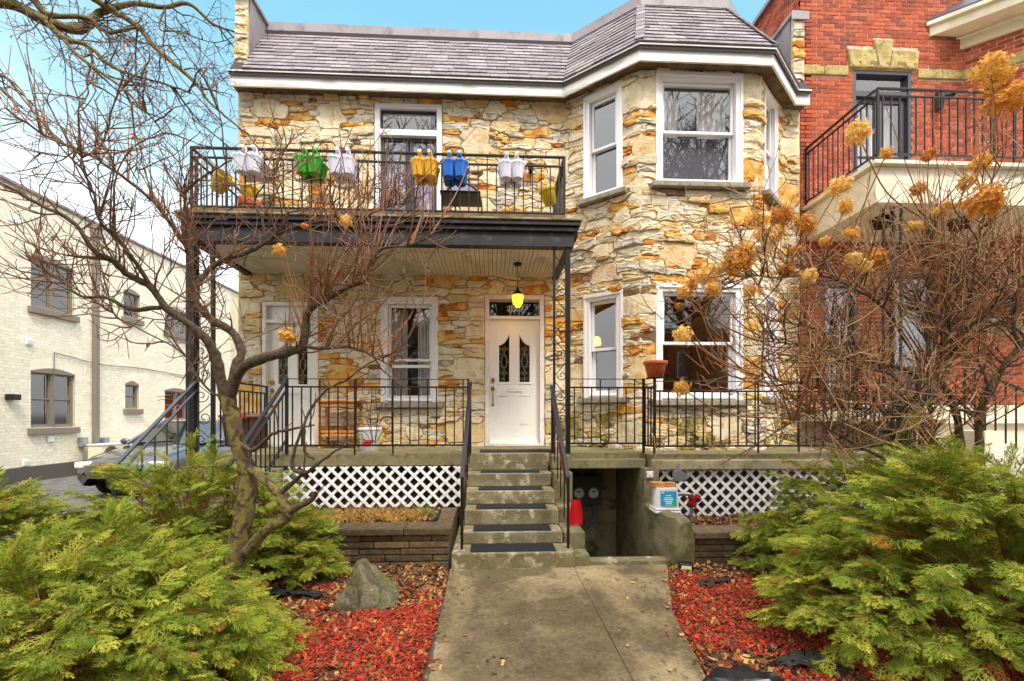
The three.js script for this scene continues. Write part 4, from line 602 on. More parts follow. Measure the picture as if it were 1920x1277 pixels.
{ // cream painted building across the driveway
  const c = thing('cream_building', 'long cream-painted brick building with taupe windows across the driveway', 'building', [-11.2, 0, -13]);
  const F = frame([-11.2, 0, -8], [0, 0, -1], [0, 1, 0]), W = { a: [3.63, 4.78, 4.26, 5.5], b: [3.63, 4.8, 1.28, 2.68], c: [6.5, 7.04, 1.8, 2.56], d: [8.2, 9.4, 1.42, 2.46], e: [6.43, 7.08, 4.62, 5.42], f: [8.2, 9.35, 4.5, 5.34] }, open = Object.values(W), list = [];
  const arch = open.map(([a, b, , d]) => [a, b, d, d + 0.1]);
  const wl = putW('wall', [wallPanel(13, -0.2, 7.0, open, F), box(-11.4, -11.2, -0.2, 7, -8.001, -2), box(-14, -11.2, -0.2, 7, -21, -21.2)], M.creamMortar, c);
  bricks(list, wl, F, 12.2, 0.35, 6.95, open, M.creamBrick, 71, { bw: 0.21, bh: 0.078, gap: 0.008, out: 0.005 });
  pieces('brick', 'more_bricks', list.filter((q) => q.x > 2.4), wl, 300, (p, q) => p.x - q.x + (q.a - p.a) * 0.01);
  putW('footing', box(-11.19, -11.15, -0.2, 0.34, -8, -20), mat({ color: 0x55504a }), c);
  putW('roof_edge', [box(-11.6, -11.12, 7.0, 7.06, -2, -21)], M.metalGrey, c);
  putW('interior', [box(-12.6, -12.5, 0, 6.8, -8, -20.9), box(-12.5, -11.45, 0, 6.8, -8.05, -8.15), box(-12.5, -11.45, 0, 6.8, -20.8, -20.9), box(-12.5, -11.45, 0, 0.1, -8.2, -20.8), box(-12.5, -11.45, 3.3, 3.4, -8.2, -20.8)], M.room, c); putW('roof', box(-14, -11.3, 6.8, 6.99, -8, -21), M.roofBase, c);
  for (const [a, b, y0, y1] of open) {
    const g = localSub('window', c, F, a, y0), w = b - a, h = y1 - y0, two = w > 0.8, pts = []; for (let i = 0; i <= 10; i++) pts.push([w * (1 - i / 10), h + 0.1 * Math.sin(i / 10 * Math.PI)]);
    put('arch', prism([[0, h - 0.03], [w, h - 0.03], ...pts.slice(0, -1).map((p) => p), [0, h]], -0.02, 0.012), M.taupe, g);
    put('frame', [...border(0, w, 0, h, 0.055, -0.13, -0.04), ...(two ? [rbox(w / 2 - 0.045, w / 2 + 0.045, 0.05, h - 0.05, -0.12, -0.04)] : [])], M.taupe, g);
    for (const [p, q] of two ? [[0.05, w / 2 - 0.04], [w / 2 + 0.04, w - 0.05]] : [[0.05, w - 0.05]]) { put('sash', [...border(p, q, h * 0.5, h - 0.05, 0.028, -0.1, -0.06), ...border(p, q, 0.05, h * 0.5, 0.028, -0.12, -0.08)], M.taupe, g); put('pane', pane(p, q, 0.05, h - 0.05, -0.09), M.glass, g); }
    put('sill', rbox(-0.08, w + 0.08, -0.17, -0.01, -0.1, 0.1, 0.012), M.taupe, g);
    const vs = []; for (let k = 0; k < Math.round(w / 0.085); k++) vs.push(rbox(k * 0.085 + 0.004, k * 0.085 + 0.078, h + 0.1 * Math.sin(clamp((k + 0.5) * 0.085 / w) * Math.PI) + 0.004, h + 0.24 + 0.06 * Math.sin(clamp((k + 0.5) * 0.085 / w) * Math.PI), -0.01, 0.011, 0.002)); put('arch_bricks', vs, M.creamBrick[0], g);
  }
  putW('downspout', [rbox(-11.19, -11.08, 0.5, 6.9, -13.32, -13.46, 0.015), rbox(-11.19, -11.05, 6.6, 6.95, -13.26, -13.52, 0.015)], M.taupe, c);
  for (const [y, z] of [[3.37, -11.56], [0.44, -11.48], [0.98, -12.1]]) { const v = putW('vent', rbox(-11.19, -11.15, y - 0.08, y + 0.08, z - 0.08, z + 0.08, 0.01), M.chalk, c); for (let k = 0; k < 3; k++) putW('slat', rbox(-11.15, -11.135, y - 0.05 + k * 0.04, y - 0.03 + k * 0.04, z - 0.06, z + 0.06, 0.003), M.chalk, v); }
  for (const [y, z] of [[0.86, -12.98], [0.82, -13.68]]) putW('junction_box', [rbox(-11.19, -11.06, y - 0.13, y + 0.13, z - 0.09, z + 0.09, 0.015), bar([-11.12, y - 0.13, z], [-11.12, 0.35, z], 0.015)], M.galv, c);
  putW('wall_lamp', rbox(-11.19, -11.02, 1.94, 2.08, -11.02, -11.24, 0.02), M.bronze, c); putW('plate', rbox(-11.19, -11.17, 6.12, 6.3, -11.1, -11.45, 0.01), M.chalk, c);
  putW('cable', [tube(smooth([[-11.17, 3.2, -12.2], [-11.16, 3.05, -13.6], [-11.17, 3.1, -15], [-11.17, 3.0, -18]], 30), 0.012, 5), bar([-11.17, 3.2, -12.2], [-11.17, 1.1, -12.2], 0.01, 5)], M.taupe, c);
}
{
  const a = thing('air_conditioner', 'cream heat pump with round fan grille below the downspout', 'air conditioner', [-10.75, 0.16, -13.3], 'heat pumps by the cream building');
  put('case', rbox(-0.18, 0.18, 0.06, 0.6, -0.42, 0.42, 0.02), M.creamPaint, a); put('lid', rbox(-0.2, 0.2, 0.6, 0.64, -0.44, 0.44, 0.01), M.chalk, a); const rg = []; for (let k = 1; k < 6; k++) rg.push(new THREE.TorusGeometry(0.045 * k, 0.006, 5, 24).rotateY(Math.PI / 2).translate(0.19, 0.34, 0.1)); put('fan_grille', rg, M.beam, a); put('fan_opening', cyl(0.24, 0.24, 0.01, 0, 0, 0, 24).rotateZ(Math.PI / 2).translate(0.187, 0.34, 0.1), M.beam, a); for (const z of [-0.35, 0.35]) put('foot', rbox(-0.16, 0.16, 0, 0.06, z - 0.03, z + 0.03), M.charcoal, a);
  const b = a.clone(); b.name = numbered('air_conditioner'); b.position.set(-10.75, 0.16, -14.6); b.userData = { ...a.userData, label: 'cream heat pump farther back, behind the parked car hood' }; scene.add(b);
}
{ // far end of the driveway
  const f = thing('far_house', 'distant reddish brick house seen past the porch posts', 'house', [-7.5, 0, -27]);
  put('wall', box(-3, 5, 0, 5.2, 0, -6), M.bricks[0], f); put('roof', prism([[-3.3, 5.2], [5.3, 5.2], [1, 7.0]], -6.2, 0.2), M.roofBase, f);
  for (const x of [-1.5, 0.7, 2.9]) { const w = put('window', rbox(x, x + 0.9, 2.8, 4.3, -0.05, 0.03), M.charcoal, f); put('window_trim', border(x - 0.06, x + 0.96, 2.74, 4.36, 0.06, -0.02, 0.05), M.chalk, w); }
}
// houses across the street, behind the camera: what the windows mirror
[[-15, 7.2, 0, 'red brick'], [-7.2, 8.2, 1, 'grey stone'], [0.8, 7.4, 0, 'brown brick'], [8.8, 8.6, 1, 'pale stone'], [16.6, 7.6, 0, 'dark brick']].forEach(([x, h, k, what], i) => {
  const t = thing('row_house', what + ' row house facing from across the street', 'house', [x, 0, 19], 'row houses across the street', Math.PI); const m = k ? M.sill : M.bricks[i % 5];
  put('wall', box(-3.7, 3.7, 0, h, -8, 0), m, t); put('cornice', rbox(-3.8, 3.8, h, h + 0.35, -8, 0.3), M.creamPaint, t);
  for (const y of [1.2, 4.4]) for (const wx of [-2.4, -0.3, 1.8]) { const w = put('window', box(wx, wx + 1.1, y, y + 1.8, -0.1, 0.04), M.windowGlass, t); put('window_frame', [...border(wx - 0.07, wx + 1.17, y - 0.07, y + 1.87, 0.1, -0.05, 0.07), rbox(wx, wx + 1.1, y + 0.87, y + 0.94, 0, 0.06)], M.white, w); }
  put('balcony', [box(-2.6, 2.2, 3.9, 4.05, 0, 1.4)], M.creamPaint, t); const rl = []; for (let q = 0; q < 33; q++) rl.push(box(-2.6 + q * 0.15, -2.58 + q * 0.15, 4.05, 4.95, 1.36, 1.38)); rl.push(box(-2.6, 2.2, 4.95, 4.99, 1.34, 1.4)); put('balcony_railing', rl, M.iron, t);
});

// ================================================================ THINGS ON AND AROUND THE PORCH
{ // hanging lantern over the front door
  const l = thing('porch_lantern', 'lit amber lantern hanging from the porch ceiling before the door', 'lantern', [0.41, 3.87, -6.85]); l.scale.set(0.82, 0.98, 0.82);
  put('ceiling_rose', lathe([[0, 0], [0.075, 0], [0.07, -0.03], [0.02, -0.045], [0, -0.045]], 18), M.bronze, l); put('stem', bar([0, -0.04, 0], [0, -0.42, 0], 0.007, 6), M.bronze, l);
  put('hood', [new THREE.CylinderGeometry(0.03, 0.135, 0.07, 4).rotateY(0.6).translate(0, -0.45, 0), new THREE.CylinderGeometry(0.02, 0.03, 0.05, 8).translate(0, -0.4, 0)], M.bronze, l);
  const gl = mat({ color: 0xffcf70, emissive: 0xffb21c, emissiveIntensity: 1.2, roughness: 0.5 });
  for (let k = 0; k < 4; k++) { const a = 0.6 + 0.785 + k * 1.5708, b = a + 1.5708, p = (r, q, y) => [Math.sin(q) * r, y, Math.cos(q) * r]; const g = new THREE.BufferGeometry(), A = p(0.115, a, -0.49), B = p(0.115, b, -0.49), C = p(0.085, b, -0.64), D = p(0.085, a, -0.64); g.setAttribute('position', new THREE.Float32BufferAttribute([...A, ...D, ...C, ...A, ...C, ...B], 3)); g.computeVertexNormals(); put('amber_pane', g, gl, l); put('corner_bar', bar(A.map((q, i) => (i === 1 ? q : q * 1.03)), D.map((q, i) => (i === 1 ? q : q * 1.03)), 0.005, 5), M.bronze, l); put('bottom_bar', bar(D, C, 0.006, 5), M.bronze, l); }
  put('bottom_pane', new THREE.CylinderGeometry(0.08, 0.04, 0.03, 4).rotateY(0.6).translate(0, -0.655, 0), gl, l);
  const p = new THREE.PointLight(0xffb040, 0.14, 6, 2); p.position.set(0, -0.72, 0.0); p.castShadow = true; l.add(p);
}
// two-lobed planters saddled over the balcony rail
function saddlePlanter(colour, clipColour, x, label) {
  const t = thing('rail_planter', label, 'planter', [x, 4.715, -6.13], 'plastic planters hung over the balcony rail'), m = plastic(colour, 0.4), sh = [];
  const s = new THREE.Shape(); s.moveTo(-0.09, 0.345); s.lineTo(-0.045, 0.345); s.lineTo(-0.035, 0.27); s.quadraticCurveTo(0, 0.22, 0.035, 0.27); s.lineTo(0.045, 0.345); s.lineTo(0.09, 0.345); s.quadraticCurveTo(0.1, 0.26, 0.17, 0.205); s.lineTo(0.165, 0.15); s.lineTo(-0.165, 0.15); s.lineTo(-0.17, 0.205); s.quadraticCurveTo(-0.1, 0.26, -0.09, 0.345);
  put('saddle', [0.03, -0.05].map((z) => new THREE.ExtrudeGeometry(s, { depth: 0.012, bevelEnabled: true, bevelSize: 0.004, bevelThickness: 0.005, bevelSegments: 2, curveSegments: 6 }).translate(0, 0, z)), m, t);
  const cup = (c, z) => { const g = lathe([[0, 0.0], [0.06, 0.0], [0.068, 0.012], [0.088, 0.175], [0.1, 0.19], [0.102, 0.212], [0.09, 0.212], [0.084, 0.19], [0.07, 0.03], [0, 0.03]], 44), p = g.attributes.position; for (let i = 0; i < p.count; i++) { const q = Math.atan2(p.getZ(i), p.getX(i)), k = 1 + 0.06 * Math.sin(q * 11) * clamp(p.getY(i) * 9); p.setX(i, p.getX(i) * k * 1.06); p.setZ(i, p.getZ(i) * k); } g.computeVertexNormals(); return g.translate(c, 0, z); };
  for (const c of [-0.076, 0.076]) { put('fluted_cup', cup(c, 0.085), m, t); put('fluted_cup', cup(c, -0.1), m, t); put('soil', cyl(0.072, 0.072, 0.01, c, 0.17, 0.085, 16), M.soil, t); }
  for (const c of [-0.067, 0.067]) put('rail_clip', rbox(c - 0.024, c + 0.024, 0.325, 0.365, -0.1, 0.1, 0.01, 2), plastic(clipColour, 0.4), t);
}
saddlePlanter(0xd9d8e6, 0xf2f2f2, -3.14, 'white fluted planter on the balcony rail nearest its left corner');
saddlePlanter(0x2f9a1d, 0x9fe08a, -2.37, 'bright green fluted planter hung over the balcony rail');
saddlePlanter(0xd9d8e6, 0xf2f2f2, -1.94, 'white fluted planter on the balcony rail beside the green one');
saddlePlanter(0xe0a413, 0xfbe9a4, -0.87, 'golden yellow fluted planter hung over the balcony rail');
saddlePlanter(0x1766c0, 0x8fe3ea, -0.48, 'blue fluted planter hung over the balcony rail');
saddlePlanter(0xd9d8e6, 0xf2f2f2, 0.28, 'white fluted planter on the balcony rail right of the blue one');
function pot(name, label, at, r, h, m, tilt = [0, 0, 0], group) { const t = thing(name, label, 'flowerpot', at, group); t.rotation.set(...tilt); put('pot', lathe([[0, 0], [r * 0.66, 0], [r * 0.92, h * 0.8], [r, h * 0.8], [r * 1.02, h], [r * 0.9, h], [r * 0.84, h * 0.8], [r * 0.6, h * 0.06], [0, h * 0.06]], 28), m, t); put('soil', cyl(r * 0.84, r * 0.84, 0.01, 0, h * 0.82, 0, 20), M.soil, t); return t; }
const yellow = plastic(0xd9b416, 0.45);
pot('yellow_pot', 'tilted yellow pot hung on the left side railing of the balcony', [-3.83, 4.73, -6.55], 0.13, 0.26, yellow, [0.5, 0, -0.75], 'yellow balcony pots');
pot('yellow_pot', 'yellow pot standing on a brown one behind the balcony railing', [-3.48, 4.68, -6.75], 0.12, 0.2, yellow, [0, 0, 0], 'yellow balcony pots');
pot('clay_pot', 'brown clay pot on the balcony floor under a yellow pot', [-3.48, 4.235, -6.75], 0.15, 0.44, M.terracotta);
{ const t = pot('yellow_pot', 'yellow pot hung on a cord at the right end of the balcony', [0.9, 4.72, -6.75], 0.13, 0.24, yellow, [0.15, 0, 0.3], 'yellow balcony pots'); put('cord', [bar([0, 0.2, 0.1], [0.05, 0.75, 0], 0.005, 4), bar([0, 0.2, -0.1], [0.05, 0.75, 0], 0.005, 4)], yellow, t); }
{ const t = pot('terracotta_bowl', 'orange terracotta bowl on the corner of the terrace railing', [2.2, 2.085, -5.98], 0.155, 0.215, M.terracotta); put('bracket', [new THREE.TorusGeometry(0.115, 0.006, 5, 20).rotateX(Math.PI / 2).translate(0, -0.005, 0), bar([-0.115, -0.005, 0], [0.115, -0.005, 0], 0.006, 4)], M.iron, t); }
{ // round-backed garden chair on the balcony
  const t = thing('garden_chair', 'round-backed black metal chair behind the balcony railing', 'chair', [-0.42, 4.235, -6.75]), a = []; for (let i = 0; i <= 24; i++) { const q = (i / 24) * Math.PI; a.push([Math.cos(q) * 0.29, 0.45 + Math.sin(q) * 0.33, 0]); }
  put('back_frame', tube([[0.29, 0, 0], ...a, [-0.29, 0, 0]], 0.013, 6), M.iron, t); put('backrest', new THREE.CircleGeometry(0.28, 28, 0, Math.PI).scale(1, 1.16, 1).translate(0, 0.45, 0), mat({ color: 0x8f8da0, roughness: 0.8 }), t); put('back_slats', [rbox(-0.28, 0.28, 0.55, 0.58, -0.01, 0.015), rbox(-0.11, 0.11, 0.47, 0.5, 0.0, 0.02), rbox(-0.11, -0.09, 0.3, 0.5, 0, 0.02), rbox(0.09, 0.11, 0.3, 0.5, 0, 0.02)], M.iron, t); put('seat', rbox(-0.28, 0.28, 0.42, 0.45, 0, 0.45, 0.012), M.iron, t); for (const x of [-0.25, 0.25]) put('leg', bar([x, 0, 0.42], [x, 0.43, 0.42], 0.012, 6), M.iron, t);
}
{ const t = thing('wall_spotlight', 'small black spotlight on the stone wall above the balcony', 'lamp', [0.66, 5.62, -7.5]); put('head', [cyl(0.05, 0.035, 0.1, 0, 0, 0.08, 12).rotateX(0.3), rbox(-0.03, 0.03, -0.03, 0.03, -0.02, 0.08)], M.iron, t); put('stem', bar([0, -0.25, 0.02], [0, 0, 0.02], 0.008, 5), M.iron, t); }
{ // wooden stand on the porch
  const t = thing('wooden_stand', 'narrow varnished wooden plant stand against the porch wall', 'stand', [-2.33, PF, -7.2]); put('top', rbox(-0.34, 0.34, 0.71, 0.755, -0.19, 0.19, 0.015, 2), M.wood, t); put('apron', [rbox(-0.29, 0.29, 0.64, 0.71, 0.14, 0.16), rbox(-0.29, 0.29, 0.64, 0.71, -0.16, -0.14)], M.wood, t); for (const x of [-0.27, 0.27]) for (const z of [-0.15, 0.15]) put('leg', rbox(x - 0.02, x + 0.02, 0, 0.71, z - 0.02, z + 0.02, 0.006), M.wood, t); put('shelf', rbox(-0.27, 0.27, 0.18, 0.215, -0.15, 0.15, 0.006), M.wood, t); put('stretcher', [rbox(-0.27, 0.27, 0.24, 0.28, 0.14, 0.16)], M.wood, t);
}
{ // white pail with red print
  const t = thing('white_pail', 'white plastic pail with red and green print on the porch', 'bucket', [-1.73, PF, -6.62]); put('pail', lathe([[0, 0], [0.125, 0], [0.155, 0.3], [0.165, 0.3], [0.165, 0.33], [0.145, 0.33], [0.14, 0.3], [0.115, 0.02], [0, 0.02]], 28), M.chalk, t);
  const band = (c, y0, y1, a0, a1, w) => put('print', new THREE.CylinderGeometry(0.126 + y1 * 0.1 + 0.002, 0.126 + y0 * 0.1 + 0.002, y1 - y0, 8, 1, true, a0, a1 - a0).translate(0, (y0 + y1) / 2, 0), plastic(c, 0.5), t); band(0xc41414, 0.07, 0.14, -0.55, 0.25); band(0xc41414, 0.1, 0.16, -0.25, 0.45); band(0x1f7a32, 0.155, 0.18, -0.5, -0.25); band(0x1f7a32, 0.14, 0.16, 0.47, 0.68);
}
{ // wheeled bin beside the left door
  const t = thing('wheeled_bin', 'brown wheeled bin with an orange latch beside the left door', 'bin', [-3.76, PF, -7.15], undefined, -0.4), m = plastic(0x5a2f24, 0.6); t.scale.setScalar(0.85); put('body', new THREE.CylinderGeometry(0.36, 0.29, 0.52, 4, 1).rotateY(Math.PI / 4).translate(0, 0.3, 0), m, t); put('lid', [rbox(-0.29, 0.29, 0.56, 0.61, -0.3, 0.3, 0.02, 2), rbox(-0.24, 0.24, 0.6, 0.635, -0.25, 0.2, 0.02)], plastic(0x7d5f58, 0.6), t); put('latch', rbox(0.2, 0.3, 0.54, 0.61, 0.2, 0.33, 0.02), plastic(0xe2401c, 0.4), t); put('label', rbox(0.12, 0.2, 0.22, 0.3, 0.255, 0.262, 0.002), M.chalk, t); for (const x of [-0.2, 0.2]) put('wheel', cyl(0.06, 0.06, 0.05, 0, -0.025, 0, 16).rotateZ(Math.PI / 2).translate(x, 0.06, -0.22), M.rubber, t);
}
{ // red sled-like shovel leaning beside the stairs
  const t = thing('red_shovel', 'red plastic snow shovel leaning between the stairs and cellar well', 'shovel', [0.97, 0.31, -5.2], undefined, 0.1), m = plastic(0xb50f1a, 0.4), g = new THREE.PlaneGeometry(0.15, 0.28, 10, 10), p = g.attributes.position; for (let i = 0; i < p.count; i++) { const u = p.getX(i) / 0.075; p.setX(i, p.getX(i) * (1 - 2.2 * Math.max(0, p.getY(i)))); p.setZ(i, 0.05 * u * u + 0.03 * Math.sin(p.getY(i) * 9)); } g.computeVertexNormals(); put('blade', g.rotateX(-0.25).translate(0, 0.15, 0), m, t); put('handle', tube([[-0.06, 0.34, -0.02], [-0.1, 0.55, -0.06], [-0.16, 0.95, -0.14]], 0.014, 6), m, t);
}
{ // white bait-like tub with a printed blue label
  const t = thing('white_tub', 'upturned white plastic tub with a turquoise label on the cheek block', 'tub', [2.055, 0.44, -5.28], undefined, -0.05);
  put('tub', [new THREE.CylinderGeometry(0.165, 0.185, 0.26, 4, 1).rotateY(Math.PI / 4).scale(1, 1, 0.85).translate(0, 0.16, 0), rbox(-0.15, 0.15, 0.0, 0.03, -0.13, 0.13, 0.012), rbox(-0.145, 0.145, 0.04, 0.06, -0.125, 0.125, 0.01)], M.chalk, t);
  const c = document.createElement('canvas'); c.width = 256; c.height = 224; const x = c.getContext('2d'), gr = [[24, 150, 200], [20, 160, 180]]; x.fillStyle = '#1b98c6'; x.fillRect(0, 0, 256, 224); x.fillStyle = '#17a892'; x.fillRect(150, 120, 106, 104); x.fillStyle = '#eafcff'; x.font = 'bold 26px sans-serif'; x.textAlign = 'center'; for (const [q, y, w] of [[0, 60, 90], [0, 96, 130], [0, 122, 160], [0, 150, 120], [0, 175, 100]]) x.fillRect(128 - w / 2, y, w, 11); x.fillRect(20, 16, 40, 14); x.fillRect(70, 206, 120, 6);
  const ct = new THREE.CanvasTexture(c); ct.colorSpace = THREE.SRGBColorSpace; const o = new THREE.Mesh(new THREE.PlaneGeometry(0.185, 0.17).rotateX(-0.085).translate(0.005, 0.175, 0.117), mat({ map: ct, roughness: 0.5 })); o.name = 'label'; t.add(o);
  const s = thing('wood_offcuts', 'two short brown wood offcuts lying on the white tub', 'wood', [2.05, 0.735, -5.3]); put('offcut', rbox(-0.15, 0.0, 0, 0.055, -0.06, 0.06, 0.008), M.wood, s); put('offcut', rbox(0.005, 0.12, 0, 0.05, -0.05, 0.06, 0.008), M.wood, s);
  const k = thing('bamboo_canes', 'two thin tan canes leaning against the porch corner', 'cane', [2.0, 0.73, -5.4]); put('cane', tube(smooth([[-0.02, 0, 0], [0.03, 0.3, -0.1], [0.08, 0.58, -0.3]], 8), 0.006, 5), M.twigRed, k); put('cane', tube(smooth([[0, 0, 0], [0.13, 0.38, -0.15], [0.3, 0.78, -0.35]], 8), 0.005, 5), M.twigRed, k);
  const w = thing('white_outlet', 'small square white cover plate on the terrace pier', 'cover plate', [2.09, 0.76, -5.888]); put('plate', [rbox(-0.045, 0.045, 0, 0.085, 0, 0.015, 0.006), rbox(-0.02, 0.02, 0.02, 0.065, 0.012, 0.019, 0.003)], M.chalk, w);
}
{ // gas regulator and pipe, red bow of cloth on it
  const t = thing('gas_regulator', 'grey gas regulator and pipe in front of the right lattice', 'gas meter', [2.45, 0.25, -5.72]); put('pipe', [tube(smooth([[0.1, -0.05, 0.05], [0.1, 0.28, 0.05], [0.08, 0.32, 0.05], [-0.1, 0.32, 0]], 14), 0.024, 8), bar([-0.1, 0.3, 0], [-0.1, 0.62, 0], 0.022, 8), bar([-0.16, 0.5, 0], [0.06, 0.5, 0], 0.02, 8)], M.galv, t); put('regulator', [new THREE.CylinderGeometry(0.075, 0.075, 0.06, 18).rotateX(Math.PI / 2).translate(-0.05, 0.56, 0.02), cyl(0.03, 0.025, 0.09, -0.05, 0.62, 0.02, 12), cyl(0.035, 0.035, 0.05, 0.04, 0.53, 0.02, 12)], M.galv, t);
  const r = thing('red_ribbon', 'crumpled red cloth tied round the gas pipe', 'cloth', [2.555, 0.4, -5.66]), q = rng(8), gs = []; for (let i = 0; i < 9; i++) { const g = new THREE.IcosahedronGeometry(0.038, 1), p = g.attributes.position; for (let k = 0; k < p.count; k++) p.setXYZ(k, p.getX(k) * (0.7 + q() * 0.7), p.getY(k) * (0.7 + q() * 0.8), p.getZ(k) * (0.6 + q() * 0.6)); g.computeVertexNormals(); gs.push(g.translate((q() - 0.5) * 0.09 + i * 0.006, q() * 0.15, (q() - 0.5) * 0.04)); } put('cloth', gs, plastic(0x9c0a1c, 0.75), r);
}
{ // small garden floodlight at the end of the walk
  const t = thing('garden_floodlight', 'small black floodlight on the soil by the cheek block', 'lamp', [1.93, 0.02, -4.42], undefined, -0.3); put('housing', [rbox(-0.07, 0.07, 0.02, 0.1, -0.05, 0.05, 0.015, 2), bar([0, -0.05, 0], [0, 0.03, 0], 0.012, 6)], M.iron, t); put('lens', rbox(-0.045, 0.05, 0.045, 0.08, 0.048, 0.056, 0.004), mat({ color: 0xd8cf9a, roughness: 0.3 }), t); put('cable', tube(smooth([[0.06, 0.05, 0], [0.25, 0.03, -0.05], [0.6, 0.04, 0.05], [1.0, 0.03, -0.02]], 16), 0.006, 5), M.iron, t);
}
// ---------------------------------------------------------------- garden boulder, bag, stones
{
  const g0 = new THREE.IcosahedronGeometry(1, 4), p = g0.attributes.position, v = V(0, 0, 0), r = rng(12), planes = Array.from({ length: 15 }, () => [V(r() - 0.5, r() - 0.35, r() - 0.5).normalize(), 0.62 + r() * 0.3]); planes.push([V(0.75, 0.62, 0.25).normalize(), 0.5], [V(-0.55, 0.25, 0.8).normalize(), 0.52], [V(0.15, 0.15, 1).normalize(), 0.55]);
  for (let i = 0; i < p.count; i++) { v.fromBufferAttribute(p, i); let k = 1; for (const [n, d] of planes) { const c = v.dot(n); if (c > 0.01) k = Math.min(k, d / c); } v.multiplyScalar(k); const ns = (fbm(mod(v.x * 0.4 + v.z * 0.23 + 3, 1), mod(v.y * 0.4 + 3, 1), 6, 4, 21) - 0.5) * 0.1; v.multiplyScalar(1 + ns); const top = clamp(v.y); p.setXYZ(i, v.x * (0.29 - 0.1 * top) - 0.04 * top, v.y * (v.y > 0 ? 0.5 : 0.15), v.z * (0.28 - 0.08 * top)); }
  const rock = thing('boulder', 'pointed mossy grey boulder standing in the red mulch', 'rock', [-1.0, 0.02, -3.78]); rock.scale.set(0.84, 0.88, 0.84); const lobe = g0.clone().rotateY(2.1).scale(0.62, 0.52, 0.6).translate(-0.13, 0.03, 0.1), lobe2 = g0.clone().rotateY(4.2).scale(0.5, 0.4, 0.5).translate(0.12, 0.02, 0.06); put('rock', [g0.translate(0.02, 0.05, 0).rotateZ(0.12), lobe, lobe2].map((g) => toCreasedNormals(g, 0.45)), mat({ map: rep(tex(256, (u, w) => { const n = fbm(u, w, 4, 6, 911), m = fbm(u, w, 6, 5, 913), q = fbm(u, w, 40, 3, 915); return mix3(mix3([142, 132, 106], [98, 92, 68], sstep(0.35, 0.65, n)), [112, 112, 62], 0.75 * sstep(0.4, 0.72, m)).map((k) => k + (q - 0.5) * 50); }), 0.5), bumpMap: bump(0.18), bumpScale: 0.02, roughness: 0.95 }), rock);
  const bag = thing('black_bag', 'crumpled black plastic bag on the mulch at the bottom edge', 'bag', [1.38, 0, -2.42]), gb = new THREE.IcosahedronGeometry(0.2, 4), q = gb.attributes.position; for (let i = 0; i < q.count; i++) { const x = q.getX(i), y = q.getY(i), z = q.getZ(i), a = Math.atan2(z, x), n = 1 + 0.16 * Math.sin(a * 9 + y * 20) * Math.sin(y * 14 + a * 3); q.setXYZ(i, x * n * 1.2, Math.max(y, -0.05) * n * 0.62 + 0.05, z * n * 0.7); } put('bag', toCreasedNormals(gb, 1.3), plastic(0x1b1a1e, 0.28), bag);
  const sh = (name, label, at, w, d, turn, seed) => { const t = thing(name, label, 'landscape cloth', at, 'bits of black landscape cloth', turn), k = rng(seed), g = new THREE.PlaneGeometry(w, d, 10, 8).rotateX(-Math.PI / 2), s = g.attributes.position; for (let i = 0; i < s.count; i++) s.setXYZ(i, s.getX(i) + (k() - 0.5) * 0.05, 0.05 + k() * 0.035, s.getZ(i) + (k() - 0.5) * 0.05); g.computeVertexNormals(); put('sheet', g, mat({ color: 0x2a2624, roughness: 0.8 }), t); };
  sh('cloth_scrap', 'torn black landscape cloth left of the boulder', [-1.72, 0, -3.95], 0.62, 0.09, -0.1, 4); sh('cloth_scrap', 'black landscape cloth patch showing through the mulch right of the walk', [1.95, -0.01, -2.75], 0.34, 0.14, 0.2, 5); sh('cloth_scrap', 'black cloth edge along the mulch below the right planter', [2.05, 0, -4.05], 0.4, 0.1, 0.3, 6);
  const edge = thing('garden_edging', 'black plastic garden edging curled round the left planter bed', 'edging', [-1.6, 0.4, -4.98]); put('strip', [0, 1].map((k) => { const c = smooth([[-0.9, 0, 0.02], [0.2, 0, 0], [0.85, 0, 0.02], [0.97, 0.02, -0.12], [1.0, 0.05, -0.5]], 30); return tube(c.map((q) => q.clone().add(V(0, -k * 0.03, 0))), 0.014, 6); }), M.rubber, edge);
}
